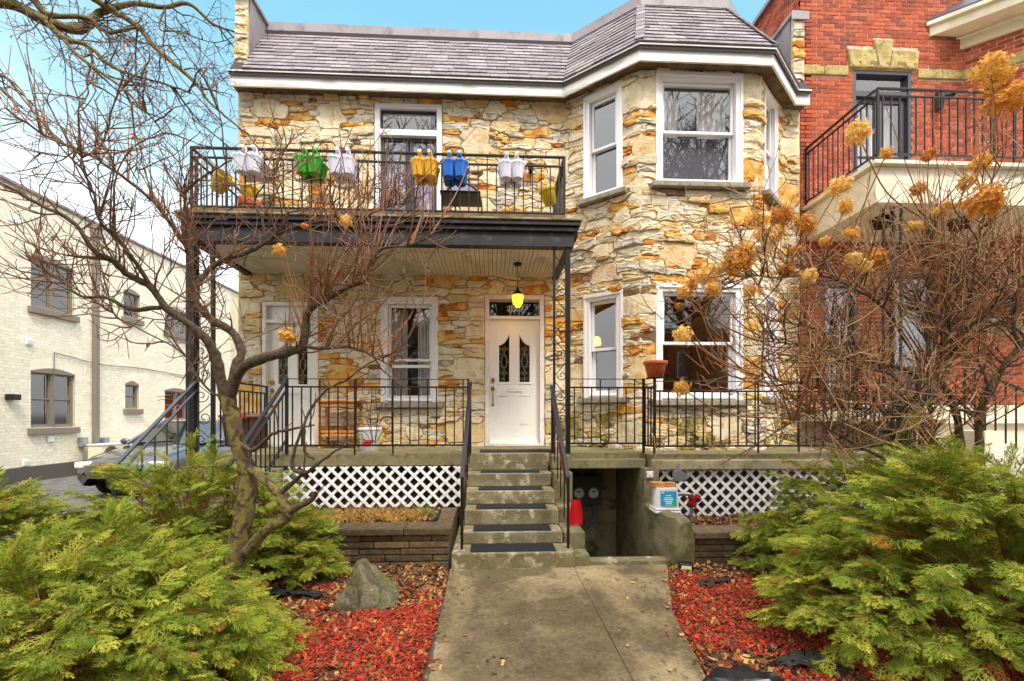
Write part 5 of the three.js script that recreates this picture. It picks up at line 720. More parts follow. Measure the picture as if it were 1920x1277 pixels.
// ---------------------------------------------------------------- parked car in the driveway
{
  const t = thing('parked_car', 'dark grey car parked nose-out on the driveway behind the cedars', 'car', [-6.78, 0.03, -10.8]);
  const paint = new THREE.MeshPhysicalMaterial({ color: 0x5a5d63, roughness: 0.35, metalness: 0.4, clearcoat: 1, clearcoatRoughness: 0.06, side: THREE.DoubleSide }), dark = plastic(0x121315, 0.5);
  const st = [[2.2, 0.6, 0.4, 0.6], [2.14, 0.76, 0.27, 0.7], [1.9, 0.85, 0.22, 0.78], [1.4, 0.9, 0.22, 0.88], [0.95, 0.91, 0.22, 0.96], [0.2, 0.91, 0.22, 0.99], [-0.8, 0.91, 0.22, 1.0], [-1.6, 0.89, 0.25, 1.0], [-2.05, 0.84, 0.3, 0.97], [-2.2, 0.74, 0.42, 0.85]];
  const ring = ([z, w, b, top]) => [[-w * 0.86, b], [-w * 0.98, b + 0.12], [-w, mix(b, top, 0.5)], [-w * 0.97, top - 0.13], [-w * 0.86, top - 0.03], [-w * 0.45, top], [0, top + 0.015], [w * 0.45, top], [w * 0.86, top - 0.03], [w * 0.97, top - 0.13], [w, mix(b, top, 0.5)], [w * 0.98, b + 0.12], [w * 0.86, b]].map(([x, y]) => [x, y, z]);
  const loft = (rings, close) => { const pos = [], idx = [], n = rings[0].length; rings.forEach((q) => q.forEach((p) => pos.push(...p))); for (let i = 0; i < rings.length - 1; i++) for (let k = 0; k < n - 1; k++) { const a = i * n + k, b = a + n; idx.push(a, b, a + 1, a + 1, b, b + 1); } for (const i of close ? [0, rings.length - 1] : []) for (let k = 1; k < n - 1; k++) idx.push(i * n, i * n + k, i * n + k + 1); const g = new THREE.BufferGeometry(); g.setAttribute('position', new THREE.Float32BufferAttribute(pos, 3)); g.setIndex(idx); g.computeVertexNormals(); return g; };
  put('body', loft(st.map(ring), true), paint, t);
  const A = [0.74, 0.97, 1.0], B = [0.6, 1.43, 0.12], C = [0.61, 1.45, -1.1], D = [0.7, 1.0, -1.85];
  put('roof', loft([[0.18, 1.41, 0.58], [0.0, 1.45, 0.6], [-0.6, 1.475, 0.61], [-1.1, 1.455, 0.6], [-1.2, 1.43, 0.58]].map(([z, y, w]) => [[-w, y - 0.03, z], [-w * 0.8, y, z], [0, y + 0.02, z], [w * 0.8, y, z], [w, y - 0.03, z]])), paint, t);
  for (const s of [-1, 1]) { put('pillar', [bar([s * A[0], A[1], A[2]], [s * B[0], B[1], B[2]], 0.035, 6), bar([s * 0.62, 1.43, -0.42], [s * 0.72, 0.98, -0.42], 0.035, 6), bar([s * C[0], C[1] - 0.03, C[2]], [s * D[0], D[1], D[2]], 0.06, 6), bar([s * B[0], B[1], B[2]], [s * C[0], C[1] - 0.02, C[2]], 0.03, 6)], paint, t); const quad = (a, b, c, d) => { const g = new THREE.BufferGeometry(); g.setAttribute('position', new THREE.Float32BufferAttribute([...a, ...b, ...c, ...a, ...c, ...d], 3)); g.computeVertexNormals(); return g; }; const sg = new THREE.MeshPhysicalMaterial({ color: 0x52655c, roughness: 0.02, transmission: 0.9, thickness: 0, ior: 2.2, side: THREE.DoubleSide }); put('side_window', quad([s * 0.735, 0.98, 0.9], [s * 0.72, 0.985, -0.4], [s * 0.62, 1.42, -0.4], [s * 0.6, 1.42, 0.1]), sg, t); put('side_window', quad([s * 0.72, 0.985, -0.44], [s * 0.7, 1.0, -1.75], [s * 0.61, 1.42, -1.05], [s * 0.62, 1.42, -0.44]), sg, t); if (s > 0) { put('windscreen', quad([-0.73, 0.965, 1.0], [0.73, 0.965, 1.0], [0.59, 1.425, 0.14], [-0.59, 1.425, 0.14]), sg, t); put('rear_window', quad([-0.69, 1.0, -1.85], [0.69, 1.0, -1.85], [0.58, 1.43, -1.16], [-0.58, 1.43, -1.16]), sg, t); }
    put('headlight', rbox(s * 0.5, s * 0.8, 0.58, 0.7, 2.02, 2.16, 0.03, 2), M.chalk, t); put('mirror', [new THREE.SphereGeometry(0.09, 12, 8).scale(1.1, 0.75, 0.6).translate(s * 0.98, 1.0, 0.75)], paint, t); put('door_handle', rbox(s * 0.9, s * 0.93, 0.86, 0.89, -0.25, -0.05, 0.01), M.galv, t);
    for (const z of [1.35, -1.35]) { const w = put('wheel', new THREE.TorusGeometry(0.26, 0.075, 10, 28).rotateY(Math.PI / 2).translate(s * 0.8, 0.32, z), M.rubber, t); put('rim', [cyl(0.21, 0.21, 0.1, 0, -0.05, 0, 20).rotateZ(Math.PI / 2).translate(s * 0.8, 0.32, z)], M.galv, w); } }
  put('interior', [rbox(-0.6, 0.6, 0.6, 1.02, -0.3, -0.1, 0.05, 2), rbox(-0.65, 0.65, 0.7, 0.98, 0.7, 0.9, 0.05), rbox(-0.5, -0.15, 0.6, 1.15, -0.2, -0.05, 0.05), rbox(0.15, 0.5, 0.6, 1.15, -0.2, -0.05, 0.05)], dark, t);
  put('grille', rbox(-0.45, 0.45, 0.45, 0.6, 2.12, 2.2, 0.02), dark, t); put('bonnet_seam', [tube([[-0.72, 0.9, 1.25], [-0.66, 0.77, 1.95]], 0.006, 4), tube([[0.72, 0.9, 1.25], [0.66, 0.77, 1.95]], 0.006, 4)], dark, t); put('wiper', bar([-0.5, 0.985, 0.98], [0.1, 1.02, 0.92], 0.01, 4), dark, t);
}

// ================================================================ PLANTS
// limbs in metres: points, radius at the foot, radius at the tip
const LEFT_LIMBS = [
  [[[-2.06, 0.11, -3.70], [-2.04, 0.38, -3.72], [-2.01, 0.63, -3.75], [-1.97, 0.92, -3.78], [-1.98, 1.14, -3.80], [-2.05, 1.35, -3.80], [-2.09, 1.53, -3.80], [-2.13, 1.72, -3.80]], 0.085, 0.055],
  [[[-2.04, 0.28, -3.70], [-1.93, 0.47, -3.65], [-1.69, 0.71, -3.58], [-1.54, 0.81, -3.55], [-1.57, 0.89, -3.55], [-1.63, 0.98, -3.57], [-1.78, 1.08, -3.65], [-1.94, 1.15, -3.77]], 0.05, 0.03],
  [[[-2.13, 1.66, -3.80], [-2.16, 1.74, -3.80], [-2.19, 2.01, -3.75], [-2.23, 2.16, -3.70], [-2.34, 2.28, -3.65], [-2.49, 2.41, -3.60], [-2.55, 2.54, -3.55], [-2.67, 2.61, -3.50], [-2.75, 2.70, -3.45], [-2.83, 2.74, -3.40], [-2.92, 2.92, -3.35], [-3.09, 3.02, -3.30], [-3.28, 3.13, -3.20], [-3.44, 3.19, -3.10]], 0.045, 0.008],
  [[[-2.49, 2.41, -3.60], [-2.76, 2.39, -3.65], [-3.00, 2.49, -3.70], [-3.24, 2.52, -3.75], [-3.45, 2.68, -3.80], [-3.61, 2.76, -3.80]], 0.02, 0.004],
  [[[-2.55, 2.54, -3.55], [-2.61, 2.76, -3.40], [-2.66, 2.85, -3.35], [-2.71, 2.91, -3.30], [-2.72, 3.11, -3.25], [-2.76, 3.26, -3.20], [-2.75, 3.33, -3.20]], 0.018, 0.005],
  [[[-2.13, 1.70, -3.80], [-2.10, 1.97, -3.85], [-2.08, 2.10, -3.90], [-2.14, 2.25, -3.92], [-2.37, 2.40, -3.95], [-2.53, 2.59, -4.00], [-2.49, 2.76, -4.05], [-2.39, 2.91, -4.10], [-2.15, 3.00, -4.10], [-1.97, 3.10, -4.10], [-1.88, 3.17, -4.10], [-1.76, 3.34, -4.05]], 0.042, 0.012],
  [[[-2.53, 2.59, -4.00], [-2.52, 2.83, -3.95], [-2.52, 2.96, -3.90], [-2.57, 3.04, -3.90], [-2.67, 3.25, -3.80], [-2.86, 3.43, -3.70], [-3.04, 3.55, -3.60], [-3.25, 3.62, -3.50], [-3.44, 3.75, -3.40]], 0.024, 0.006],
  [[[-3.04, 3.55, -3.60], [-2.95, 3.64, -3.60], [-2.82, 3.93, -3.55], [-2.72, 4.06, -3.50]], 0.01, 0.003],
  [[[-2.52, 2.96, -3.90], [-2.54, 3.25, -3.90], [-2.51, 3.45, -3.90], [-2.31, 3.61, -3.90], [-2.16, 3.70, -3.90]], 0.016, 0.006],
  [[[-2.12, 1.72, -3.80], [-1.97, 1.94, -3.70], [-1.74, 2.02, -3.60], [-1.55, 2.05, -3.52], [-1.41, 2.09, -3.48], [-1.37, 2.29, -3.45], [-1.32, 2.37, -3.42], [-1.20, 2.43, -3.40], [-1.04, 2.52, -3.38], [-0.91, 2.56, -3.36], [-0.89, 2.64, -3.35], [-0.79, 2.78, -3.34], [-0.57, 2.80, -3.30], [-0.34, 2.90, -3.25]], 0.045, 0.006],
  [[[-1.41, 2.09, -3.48], [-1.23, 2.07, -3.40], [-1.03, 2.07, -3.35], [-0.84, 2.00, -3.30], [-0.70, 1.91, -3.25]], 0.016, 0.004],
  [[[-1.88, 3.17, -4.10], [-1.63, 3.22, -4.00], [-1.35, 3.21, -3.90], [-1.12, 3.13, -3.80], [-0.94, 3.20, -3.70], [-0.67, 3.24, -3.60]], 0.014, 0.004],
  [[[-1.98, 3.10, -4.10], [-2.01, 3.31, -4.10], [-2.07, 3.44, -4.10], [-1.94, 3.61, -4.05], [-1.83, 3.63, -4.00]], 0.014, 0.004],
  [[[-1.54, 0.81, -3.55], [-1.50, 0.86, -3.53], [-1.35, 0.94, -3.50], [-1.31, 0.99, -3.48]], 0.03, 0.02],
  [[[-1.63, 0.96, -3.57], [-1.44, 1.11, -3.50], [-1.36, 1.15, -3.45], [-1.16, 1.30, -3.40], [-1.06, 1.35, -3.35]], 0.02, 0.006],
  [[[-1.36, 1.15, -3.45], [-1.46, 1.17, -3.45], [-1.47, 1.21, -3.45], [-1.44, 1.34, -3.43], [-1.37, 1.49, -3.40], [-1.33, 1.60, -3.40], [-1.18, 1.76, -3.35], [-1.01, 1.84, -3.30], [-0.86, 1.94, -3.25], [-0.65, 2.02, -3.20]], 0.018, 0.004],
  [[[-1.37, 1.49, -3.40], [-1.37, 1.29, -3.45], [-1.31, 1.25, -3.45]], 0.013, 0.01],
  [[[-2.05, 1.35, -3.80], [-1.88, 1.30, -3.70], [-1.69, 1.43, -3.60], [-1.52, 1.47, -3.55], [-1.33, 1.50, -3.50]], 0.022, 0.006],
  [[[-2.13, 1.72, -3.80], [-2.30, 1.77, -3.85], [-2.43, 1.90, -3.90], [-2.60, 2.11, -3.95], [-3.11, 2.38, -4.00], [-3.28, 2.52, -4.00]], 0.012, 0.003],
];
const BIG_LIMBS = [
  [[[-7.46, 6.50, -6.20], [-6.96, 7.12, -6.40], [-6.60, 7.26, -6.60], [-6.25, 7.12, -6.70], [-5.92, 7.11, -6.80], [-5.82, 7.29, -6.90], [-5.77, 7.52, -7.00], [-5.37, 7.77, -7.10], [-5.00, 7.82, -7.20], [-4.69, 7.98, -7.30], [-4.37, 7.76, -7.40], [-4.05, 7.65, -7.40]], 0.1, 0.012],
  [[[-6.25, 7.12, -6.70], [-5.90, 6.81, -6.60], [-5.59, 6.72, -6.60], [-5.33, 6.48, -6.60], [-4.95, 6.27, -6.50], [-4.49, 6.15, -6.50], [-4.07, 5.97, -6.40]], 0.042, 0.008],
  [[[-6.15, 7.88, -6.70], [-5.87, 7.72, -6.80], [-5.71, 7.61, -6.90], [-5.55, 7.55, -7.00], [-5.22, 7.34, -7.00], [-5.00, 7.07, -7.00], [-4.64, 6.76, -7.00], [-4.33, 6.46, -7.00], [-4.25, 6.32, -7.00], [-3.93, 6.01, -6.90], [-3.64, 5.76, -6.80]], 0.06, 0.012],
  [[[-6.15, 7.05, -6.70], [-5.61, 6.48, -6.50], [-5.07, 6.08, -6.40], [-4.75, 5.79, -6.30], [-4.38, 5.40, -6.20], [-4.28, 5.22, -6.20]], 0.028, 0.006],
  [[[-5.59, 6.72, -6.60], [-5.54, 6.53, -6.60], [-5.53, 6.17, -6.50], [-5.51, 5.99, -6.50], [-5.60, 5.63, -6.40]], 0.018, 0.006],
  [[[-7.25, 7.43, -6.30], [-6.66, 7.37, -6.50], [-6.34, 7.36, -6.60], [-6.25, 7.23, -6.70], [-5.76, 7.27, -6.80], [-5.59, 7.17, -6.90], [-5.22, 7.34, -7.00]], 0.06, 0.02],
  [[[-7.09, 5.75, -6.00], [-6.52, 5.84, -6.00], [-6.25, 5.92, -6.10], [-5.99, 5.73, -6.10], [-5.79, 5.32, -6.10]], 0.03, 0.006],
  [[[-4.97, 7.82, -7.20], [-4.98, 7.40, -7.10], [-4.60, 7.29, -7.00], [-4.14, 7.15, -7.00], [-3.83, 7.24, -7.00]], 0.014, 0.005],
];
const RIGHT_LIMBS = [
  [[[4.37, 0.51, -4.20], [4.39, 0.95, -4.20], [4.33, 1.26, -4.20], [4.19, 1.39, -4.20], [4.11, 1.54, -4.20], [4.15, 1.86, -4.20], [4.19, 1.98, -4.20]], 0.045, 0.032],
  [[[4.60, 0.46, -4.30], [4.65, 1.04, -4.30], [4.64, 1.45, -4.30], [4.56, 1.74, -4.30], [4.45, 1.92, -4.30], [4.44, 2.14, -4.30], [4.51, 2.42, -4.30], [4.49, 2.73, -4.30], [4.57, 3.05, -4.30]], 0.045, 0.014],
  [[[4.65, 0.46, -4.10], [4.64, 0.96, -4.10], [4.63, 1.32, -4.10], [4.64, 1.55, -4.10], [4.62, 1.73, -4.05], [4.74, 2.01, -4.00], [4.89, 2.25, -3.95], [5.03, 2.44, -3.90]], 0.042, 0.02],
  [[[4.85, 2.21, -3.96], [4.80, 2.35, -3.95], [4.81, 2.65, -3.95], [4.92, 2.84, -3.95]], 0.022, 0.01],
  [[[4.19, 1.93, -4.20], [4.27, 2.12, -4.20], [4.39, 2.31, -4.20], [4.56, 2.60, -4.15], [4.60, 3.09, -4.10], [4.59, 3.54, -4.00]], 0.025, 0.006],
  [[[4.15, 1.86, -4.20], [4.27, 2.20, -4.25], [4.29, 2.52, -4.30], [4.26, 2.80, -4.35], [4.39, 3.19, -4.40], [4.45, 3.62, -4.40]], 0.024, 0.006],
  [[[4.45, 1.92, -4.30], [4.65, 2.31, -4.30], [4.87, 2.57, -4.25], [5.20, 2.82, -4.20], [5.53, 3.03, -4.20]], 0.022, 0.006],
  [[[4.22, 1.52, -4.20], [4.21, 1.58, -4.20], [3.86, 1.62, -4.10], [3.57, 1.62, -4.05], [3.20, 1.66, -4.00], [2.90, 1.60, -3.95], [2.64, 1.53, -3.90]], 0.022, 0.005],
  [[[4.11, 1.54, -4.20], [4.01, 1.78, -4.20], [3.83, 1.98, -4.20], [3.58, 2.03, -4.20], [3.36, 2.15, -4.20], [3.09, 2.22, -4.20], [2.84, 2.26, -4.20], [2.53, 2.28, -4.20]], 0.02, 0.004],
  [[[4.19, 1.93, -4.20], [4.05, 2.04, -4.30], [3.84, 2.09, -4.35], [3.58, 2.27, -4.40], [3.31, 2.42, -4.40], [2.81, 2.53, -4.40]], 0.02, 0.004],
  [[[4.19, 1.98, -4.20], [4.01, 2.29, -4.20], [3.79, 2.60, -4.20], [3.43, 2.78, -4.15], [3.03, 2.89, -4.10], [2.56, 2.82, -4.00], [2.18, 2.85, -3.95]], 0.022, 0.005],
  [[[4.64, 1.55, -4.10], [4.28, 1.67, -4.05], [4.02, 1.69, -4.00], [3.76, 1.74, -4.00], [3.31, 1.76, -4.00], [2.80, 1.86, -4.00], [2.28, 1.95, -3.95]], 0.018, 0.004],
  [[[4.33, 1.05, -4.20], [3.87, 1.18, -4.00], [3.72, 1.33, -3.95], [3.57, 1.43, -3.95]], 0.02, 0.012],
  [[[3.81, 1.08, -4.00], [3.32, 1.28, -3.90], [2.99, 1.44, -3.85], [2.93, 1.45, -3.85]], 0.02, 0.008],
  [[[3.72, 1.33, -3.95], [3.64, 1.52, -3.90], [3.62, 1.62, -3.90]], 0.012, 0.006],
];
const RIGHT_HEADS = [[4.28, 4.52, -3.70, 0.141], [5.11, 4.70, -4.28, 0.178], [3.37, 4.17, -4.03, 0.103], [3.42, 3.84, -3.78, 0.052], [4.40, 4.19, -4.37, 0.070], [3.27, 3.72, -4.12, 0.094], [3.13, 3.41, -3.87, 0.061], [4.37, 3.89, -4.45, 0.066], [4.38, 3.57, -4.20, 0.098], [4.48, 3.88, -3.95, 0.084], [4.22, 3.40, -3.70, 0.122], [4.17, 3.43, -4.28, 0.061], [3.31, 3.24, -4.03, 0.066], [2.70, 3.21, -3.78, 0.080], [2.76, 3.41, -4.37, 0.141], [2.48, 3.39, -4.12, 0.084], [2.16, 2.92, -3.87, 0.117], [2.18, 2.98, -4.45, 0.127], [1.83, 2.73, -4.20, 0.075], [1.67, 2.54, -3.95, 0.042], [1.59, 2.24, -3.70, 0.066], [1.83, 1.83, -4.28, 0.080], [2.70, 2.91, -4.03, 0.075], [2.73, 2.77, -3.78, 0.061], [2.55, 2.79, -4.37, 0.056], [3.61, 3.04, -4.12, 0.113], [3.20, 2.96, -3.87, 0.066], [3.90, 2.17, -4.45, 0.047], [2.47, 3.27, -3.75, 0.094], [2.53, 3.22, -4.39, 0.075], [2.29, 3.02, -4.32, 0.061], [2.93, 3.16, -4.25, 0.056], [4.59, 3.83, -4.18, 0.075], [3.13, 3.20, -4.11, 0.056], [4.72, 4.66, -4.04, 0.103], [3.38, 2.92, -3.96, 0.066], [1.94, 2.67, -3.89, 0.066], [1.74, 2.71, -3.82, 0.056]];
const LEFT_HEADS = [[-1.48, 2.15, -3.40, 0.078], [-1.36, 2.96, -3.40, 0.033], [-1.06, 3.00, -3.40, 0.053], [-1.54, 2.78, -3.40, 0.053]];
function wander(P, dir, len, n, r, up, wob) {                  // a growing shoot: n steps, pulled up by up, wandering by wob
  const pts = [P.clone()], d = dir.clone().normalize(), p = P.clone(); for (let i = 0; i < n; i++) { d.x += (r() - 0.5) * wob; d.y += (r() - 0.5) * wob + up / n; d.z += (r() - 0.5) * wob; d.normalize(); p.addScaledVector(d, len / n); pts.push(p.clone()); } return pts;
}
const onLine = (pts, t) => { const f = t * (pts.length - 1), i = Math.min(Math.floor(f), pts.length - 2); return [pts[i].clone().lerp(pts[i + 1], f - i), pts[i + 1].clone().sub(pts[i]).normalize()]; };
const perp = (d, r) => { const v = V(r() - 0.5, r() - 0.5, r() - 0.5); v.addScaledVector(d, -v.dot(d)); return v.normalize(); };
function fringe(parents, o, r, out) {                         // shoots along parents; returns the new shoots
  const made = [];
  for (const q of parents) { let L = 0; for (let i = 1; i < q.pts.length; i++) L += q.pts[i].distanceTo(q.pts[i - 1]); const n = Math.floor(L * o.per + r());
    for (let k = 0; k < n; k++) { const [p, d] = onLine(q.pts, mix(o.from ?? 0.15, 1, r())), dir = perp(d, r).multiplyScalar(o.side).addScaledVector(d, o.fwd ?? 0.6).add(V(o.dx ?? 0, o.lift ?? 0.3, o.dz ?? 0)), len = mix(o.len[0], o.len[1], r() * r()), pts = wander(p, dir, len, o.n ?? 5, r, o.up ?? 0.3, o.wob ?? 0.35); if (o.keep && !o.keep(pts.at(-1), p)) continue; made.push({ pts }); out.push(tube(pts, [o.rad[0] * (0.7 + 0.6 * r()), o.rad[1]], o.sides ?? 3, false)); } }
  return made;
}
const headGeo = [0, 1, 2].map((s) => { const r = rng(700 + s), pos = []; for (let i = 0; i < 300; i++) { const y = 1 - 1.85 * r(), a = r() * 6.283, q = Math.sqrt(Math.max(0, 1 - y * y)), rad = (0.6 + 0.4 * r()) * (0.8 + 0.28 * Math.sin(a * 3 + s) * Math.sin(y * 5 + s)), c = V(Math.cos(a) * q, y * 0.9, Math.sin(a) * q).multiplyScalar(rad), n = c.clone().add(V((r() - 0.5) * 0.8, (r() - 0.5) * 0.8, (r() - 0.5) * 0.8)).normalize(), u = perp(n, r), w = n.clone().cross(u), sz = 0.1 + r() * 0.07; for (let k = 0; k < 4; k++) { const b = k * 1.571, e1 = u.clone().multiplyScalar(Math.cos(b - 0.6)).addScaledVector(w, Math.sin(b - 0.6)), e2 = u.clone().multiplyScalar(Math.cos(b + 0.6)).addScaledVector(w, Math.sin(b + 0.6)), e = e1.clone().add(e2).normalize(), A = c, B = c.clone().addScaledVector(e1, sz * 0.75).addScaledVector(n, 0.05), D = c.clone().addScaledVector(e2, sz * 0.75).addScaledVector(n, 0.05), E = c.clone().addScaledVector(e, sz * 1.1).addScaledVector(n, 0.02 + r() * 0.06); pos.push(...A, ...B, ...E, ...A, ...E, ...D); } } const g = new THREE.BufferGeometry(); g.setAttribute('position', new THREE.Float32BufferAttribute(pos, 3)); g.computeVertexNormals(); return clean(g); });
const headMat = [0xe8b650, 0xd69636, 0xf0ca74].map((c) => new THREE.MeshPhysicalMaterial({ color: c, roughness: 0.9, transmission: 0.25, thickness: 0, side: THREE.DoubleSide }));
function flowerHead(parent, x, y, z, R, k) { const o = share('flower_head', headGeo[k % 3], headMat[(k * 7) % 3], parent, x - parent.position.x, y - parent.position.y, z - parent.position.z); o.scale.set(R * (0.9 + 0.4 * hash(k, 4, 2)), R * (0.8 + 0.5 * hash(k, 1, 2)), R); o.rotation.set(hash(k, 2, 2) - 0.5, k * 1.7, hash(k, 3, 2) - 0.5); return o; }
function limbs(t, list, trunks, m0, m1) { const r = rng(list.length), made = []; list.forEach(([p, a, b], i) => { const pts = smooth(p, p.length * 4); pts.forEach((q, k) => { const w = Math.min(a, 0.012) * 0.8; if (k) q.add(V((r() - 0.5) * w, (r() - 0.5) * w, (r() - 0.5) * w)); }); putW(i < trunks ? 'trunk' : 'limb', tube(pts, (f) => mix(a, b, Math.pow(f, 0.85)) * (1 + 0.16 * Math.sin(f * 37 + i) * Math.sin(f * 23 + 2 * i)), a > 0.03 ? 10 : 7), i < trunks ? m0 : m1, t); made.push({ pts, a }); }); return made; }
function twigMesh(t, name, geos, m) { const o = putW(name, geos, m, t); o.userData.kind = 'stuff'; return o; }

{ // pruned hydrangea tree on the left
  const t = thing('hydrangea_tree', 'bare mossy multi-branched hydrangea tree in front of the porch', 'tree', [-2.06, 0, -3.7]), r = rng(31), L = limbs(t, LEFT_LIMBS, 2, M.bark, M.barkDark), up = L.slice(2), a = [], b = [], c = [];
  const high = up.filter((q) => q.pts.reduce((t, p) => t + p.y, 0) / q.pts.length > 1.9), low = up.filter((q) => !high.includes(q));
  fringe(low, { per: 3, from: 0.4, side: 0.7, fwd: 0.6, lift: 0.5, up: 0.4, len: [0.1, 0.5], rad: [0.006, 0.003], n: 5, sides: 4, wob: 0.4 }, r, a);
  const s1 = fringe(high, { per: 13, from: 0.2, side: 0.9, fwd: 0.5, lift: 0.3, up: 0.6, len: [0.15, 0.85], rad: [0.0075, 0.0028], n: 6, sides: 4, wob: 0.45 }, r, a);
  const s2 = fringe(s1, { per: 9.5, from: 0.1, side: 0.9, fwd: 0.6, lift: 0.12, up: 0.35, len: [0.1, 0.7], rad: [0.005, 0.0026], n: 5, wob: 0.4 }, r, b); fringe(s2, { per: 5, side: 0.8, fwd: 0.7, lift: 0.1, up: 0.3, len: [0.08, 0.4], rad: [0.0036, 0.0022], n: 4, wob: 0.4 }, r, c);
  fringe([up[7], up[9], up[4], up[8]].filter(Boolean), { per: 24, from: 0.2, side: 0.5, fwd: 0.3, lift: 0.8, up: 0.2, len: [0.3, 1.1], rad: [0.006, 0.0026], n: 6, wob: 0.12, sides: 4 }, r, c);
  twigMesh(t, 'branchlets', a, M.twigDark); twigMesh(t, 'twigs', b, M.twigDark); twigMesh(t, 'shoots', c, M.twigRed); LEFT_HEADS.forEach(([x, y, z, R], k) => flowerHead(t, x, y, z, R, k));
}
{ // old street tree whose mossy limbs hang over the driveway
  const t = thing('street_tree', 'big bare street tree with mossy limbs reaching across the sky', 'tree', [-9.6, 0, -5.6]), r = rng(41), L = limbs(t, BIG_LIMBS, 0, M.bark, M.bark), a = [], b = [], c = [];
  putW('trunk', [tube(smooth([[-9.6, -0.1, -5.6], [-9.5, 2.2, -5.6], [-9.6, 4.2, -5.7], [-9.3, 5.6, -5.9], [-8.9, 6.9, -6.15]], 24), [0.3, 0.13], 14), tube(smooth([[-9.45, 5.0, -5.8], [-9.0, 6.6, -6.0], [-8.5, 8.0, -6.3], [-7.2, 8.6, -6.7]], 14), [0.14, 0.07], 10), tube(smooth([[-9.5, 4.8, -5.8], [-9.2, 6.0, -5.9], [-8.8, 6.8, -6.0]], 8), [0.08, 0.035], 8)], M.bark, t);
  const s1 = fringe(L, { per: 4.5, from: 0.12, side: 1, fwd: 0.5, lift: 0.0, up: 0.1, len: [0.3, 1.7], rad: [0.012, 0.004], n: 7, sides: 4, wob: 0.6 }, r, a), s2 = fringe(s1, { per: 5.5, from: 0.1, side: 1, fwd: 0.55, lift: -0.05, up: 0, len: [0.15, 0.9], rad: [0.006, 0.0028], n: 6, wob: 0.65 }, r, b), s3 = fringe(s2, { per: 6, from: 0.1, side: 1, fwd: 0.5, lift: 0, up: 0, len: [0.08, 0.45], rad: [0.0045, 0.0028], n: 4, wob: 0.6 }, r, c); fringe(s3, { per: 7, from: 0.3, side: 1, fwd: 0.4, lift: 0, up: 0, len: [0.02, 0.09], rad: [0.004, 0.003], n: 2, wob: 0.3 }, r, c);
  twigMesh(t, 'branchlets', a, M.barkDark); twigMesh(t, 'twigs', b, M.twigDark); twigMesh(t, 'fine_twigs', c, mat({ color: 0x5b4552, roughness: 0.9 }));
}
{ // hydrangea shrub on the right, with its dried heads
  const t = thing('hydrangea_shrub', 'tangled bare hydrangea shrub with dried golden heads before the brick house', 'shrub', [4.3, 0, -4.2]), r = rng(51), L = limbs(t, RIGHT_LIMBS, 3, M.bark, M.barkDark), a = [], b = [], c = [], d = [], up = L.slice(3);
  const s1 = fringe([...up, L[0], L[1], L[2]], { per: 20, from: 0.3, side: 0.9, fwd: 0.4, lift: 0.15, dx: -0.2, up: 0.6, len: [0.25, 1.0], rad: [0.0075, 0.003], n: 6, sides: 4, wob: 0.35, keep: (e, p) => e.y > 0.7 }, r, a);
  const s2 = fringe(s1, { per: 6.5, from: 0.2, side: 0.8, fwd: 0.7, lift: 0.1, up: 0.35, len: [0.15, 0.8], rad: [0.0052, 0.0026], n: 6, wob: 0.3 }, r, b); fringe(s2.filter(() => r() < 0.8), { per: 5, side: 0.8, fwd: 0.7, lift: 0.1, up: 0.2, len: [0.1, 0.5], rad: [0.0038, 0.0022], n: 4, wob: 0.3 }, r, c);
  fringe([L[3], L[5], L[6], L[7], L[1]], { per: 14, from: 0.4, side: 0.55, fwd: 0.25, lift: 1.0, up: 0.15, len: [0.7, 1.9], rad: [0.0085, 0.003], n: 8, wob: 0.12, sides: 4 }, r, d);
  RIGHT_HEADS.forEach(([x, y, z, R], k) => { const e = V(x, y, z); let best = null, bd = 1e9; for (const q of L.slice(3)) for (const p of q.pts) { const s = p.distanceTo(e) + (p.y > y ? 0.6 : 0) - 0.3 * r(); if (s < bd) { bd = s; best = p; } } const m = best.clone().lerp(e, 0.5).add(V((r() - 0.5) * 0.2, -0.12 * bd, (r() - 0.5) * 0.2)); d.push(tube(smooth([best, m, e], 10), [0.009, 0.0055], 4, false)); flowerHead(t, x, y, z, R * 1.2, k); });
  twigMesh(t, 'branchlets', a, M.barkDark); twigMesh(t, 'twigs', b, M.twig); twigMesh(t, 'fine_twigs', c, M.twigPale); twigMesh(t, 'shoots', d, M.twigRed);
}
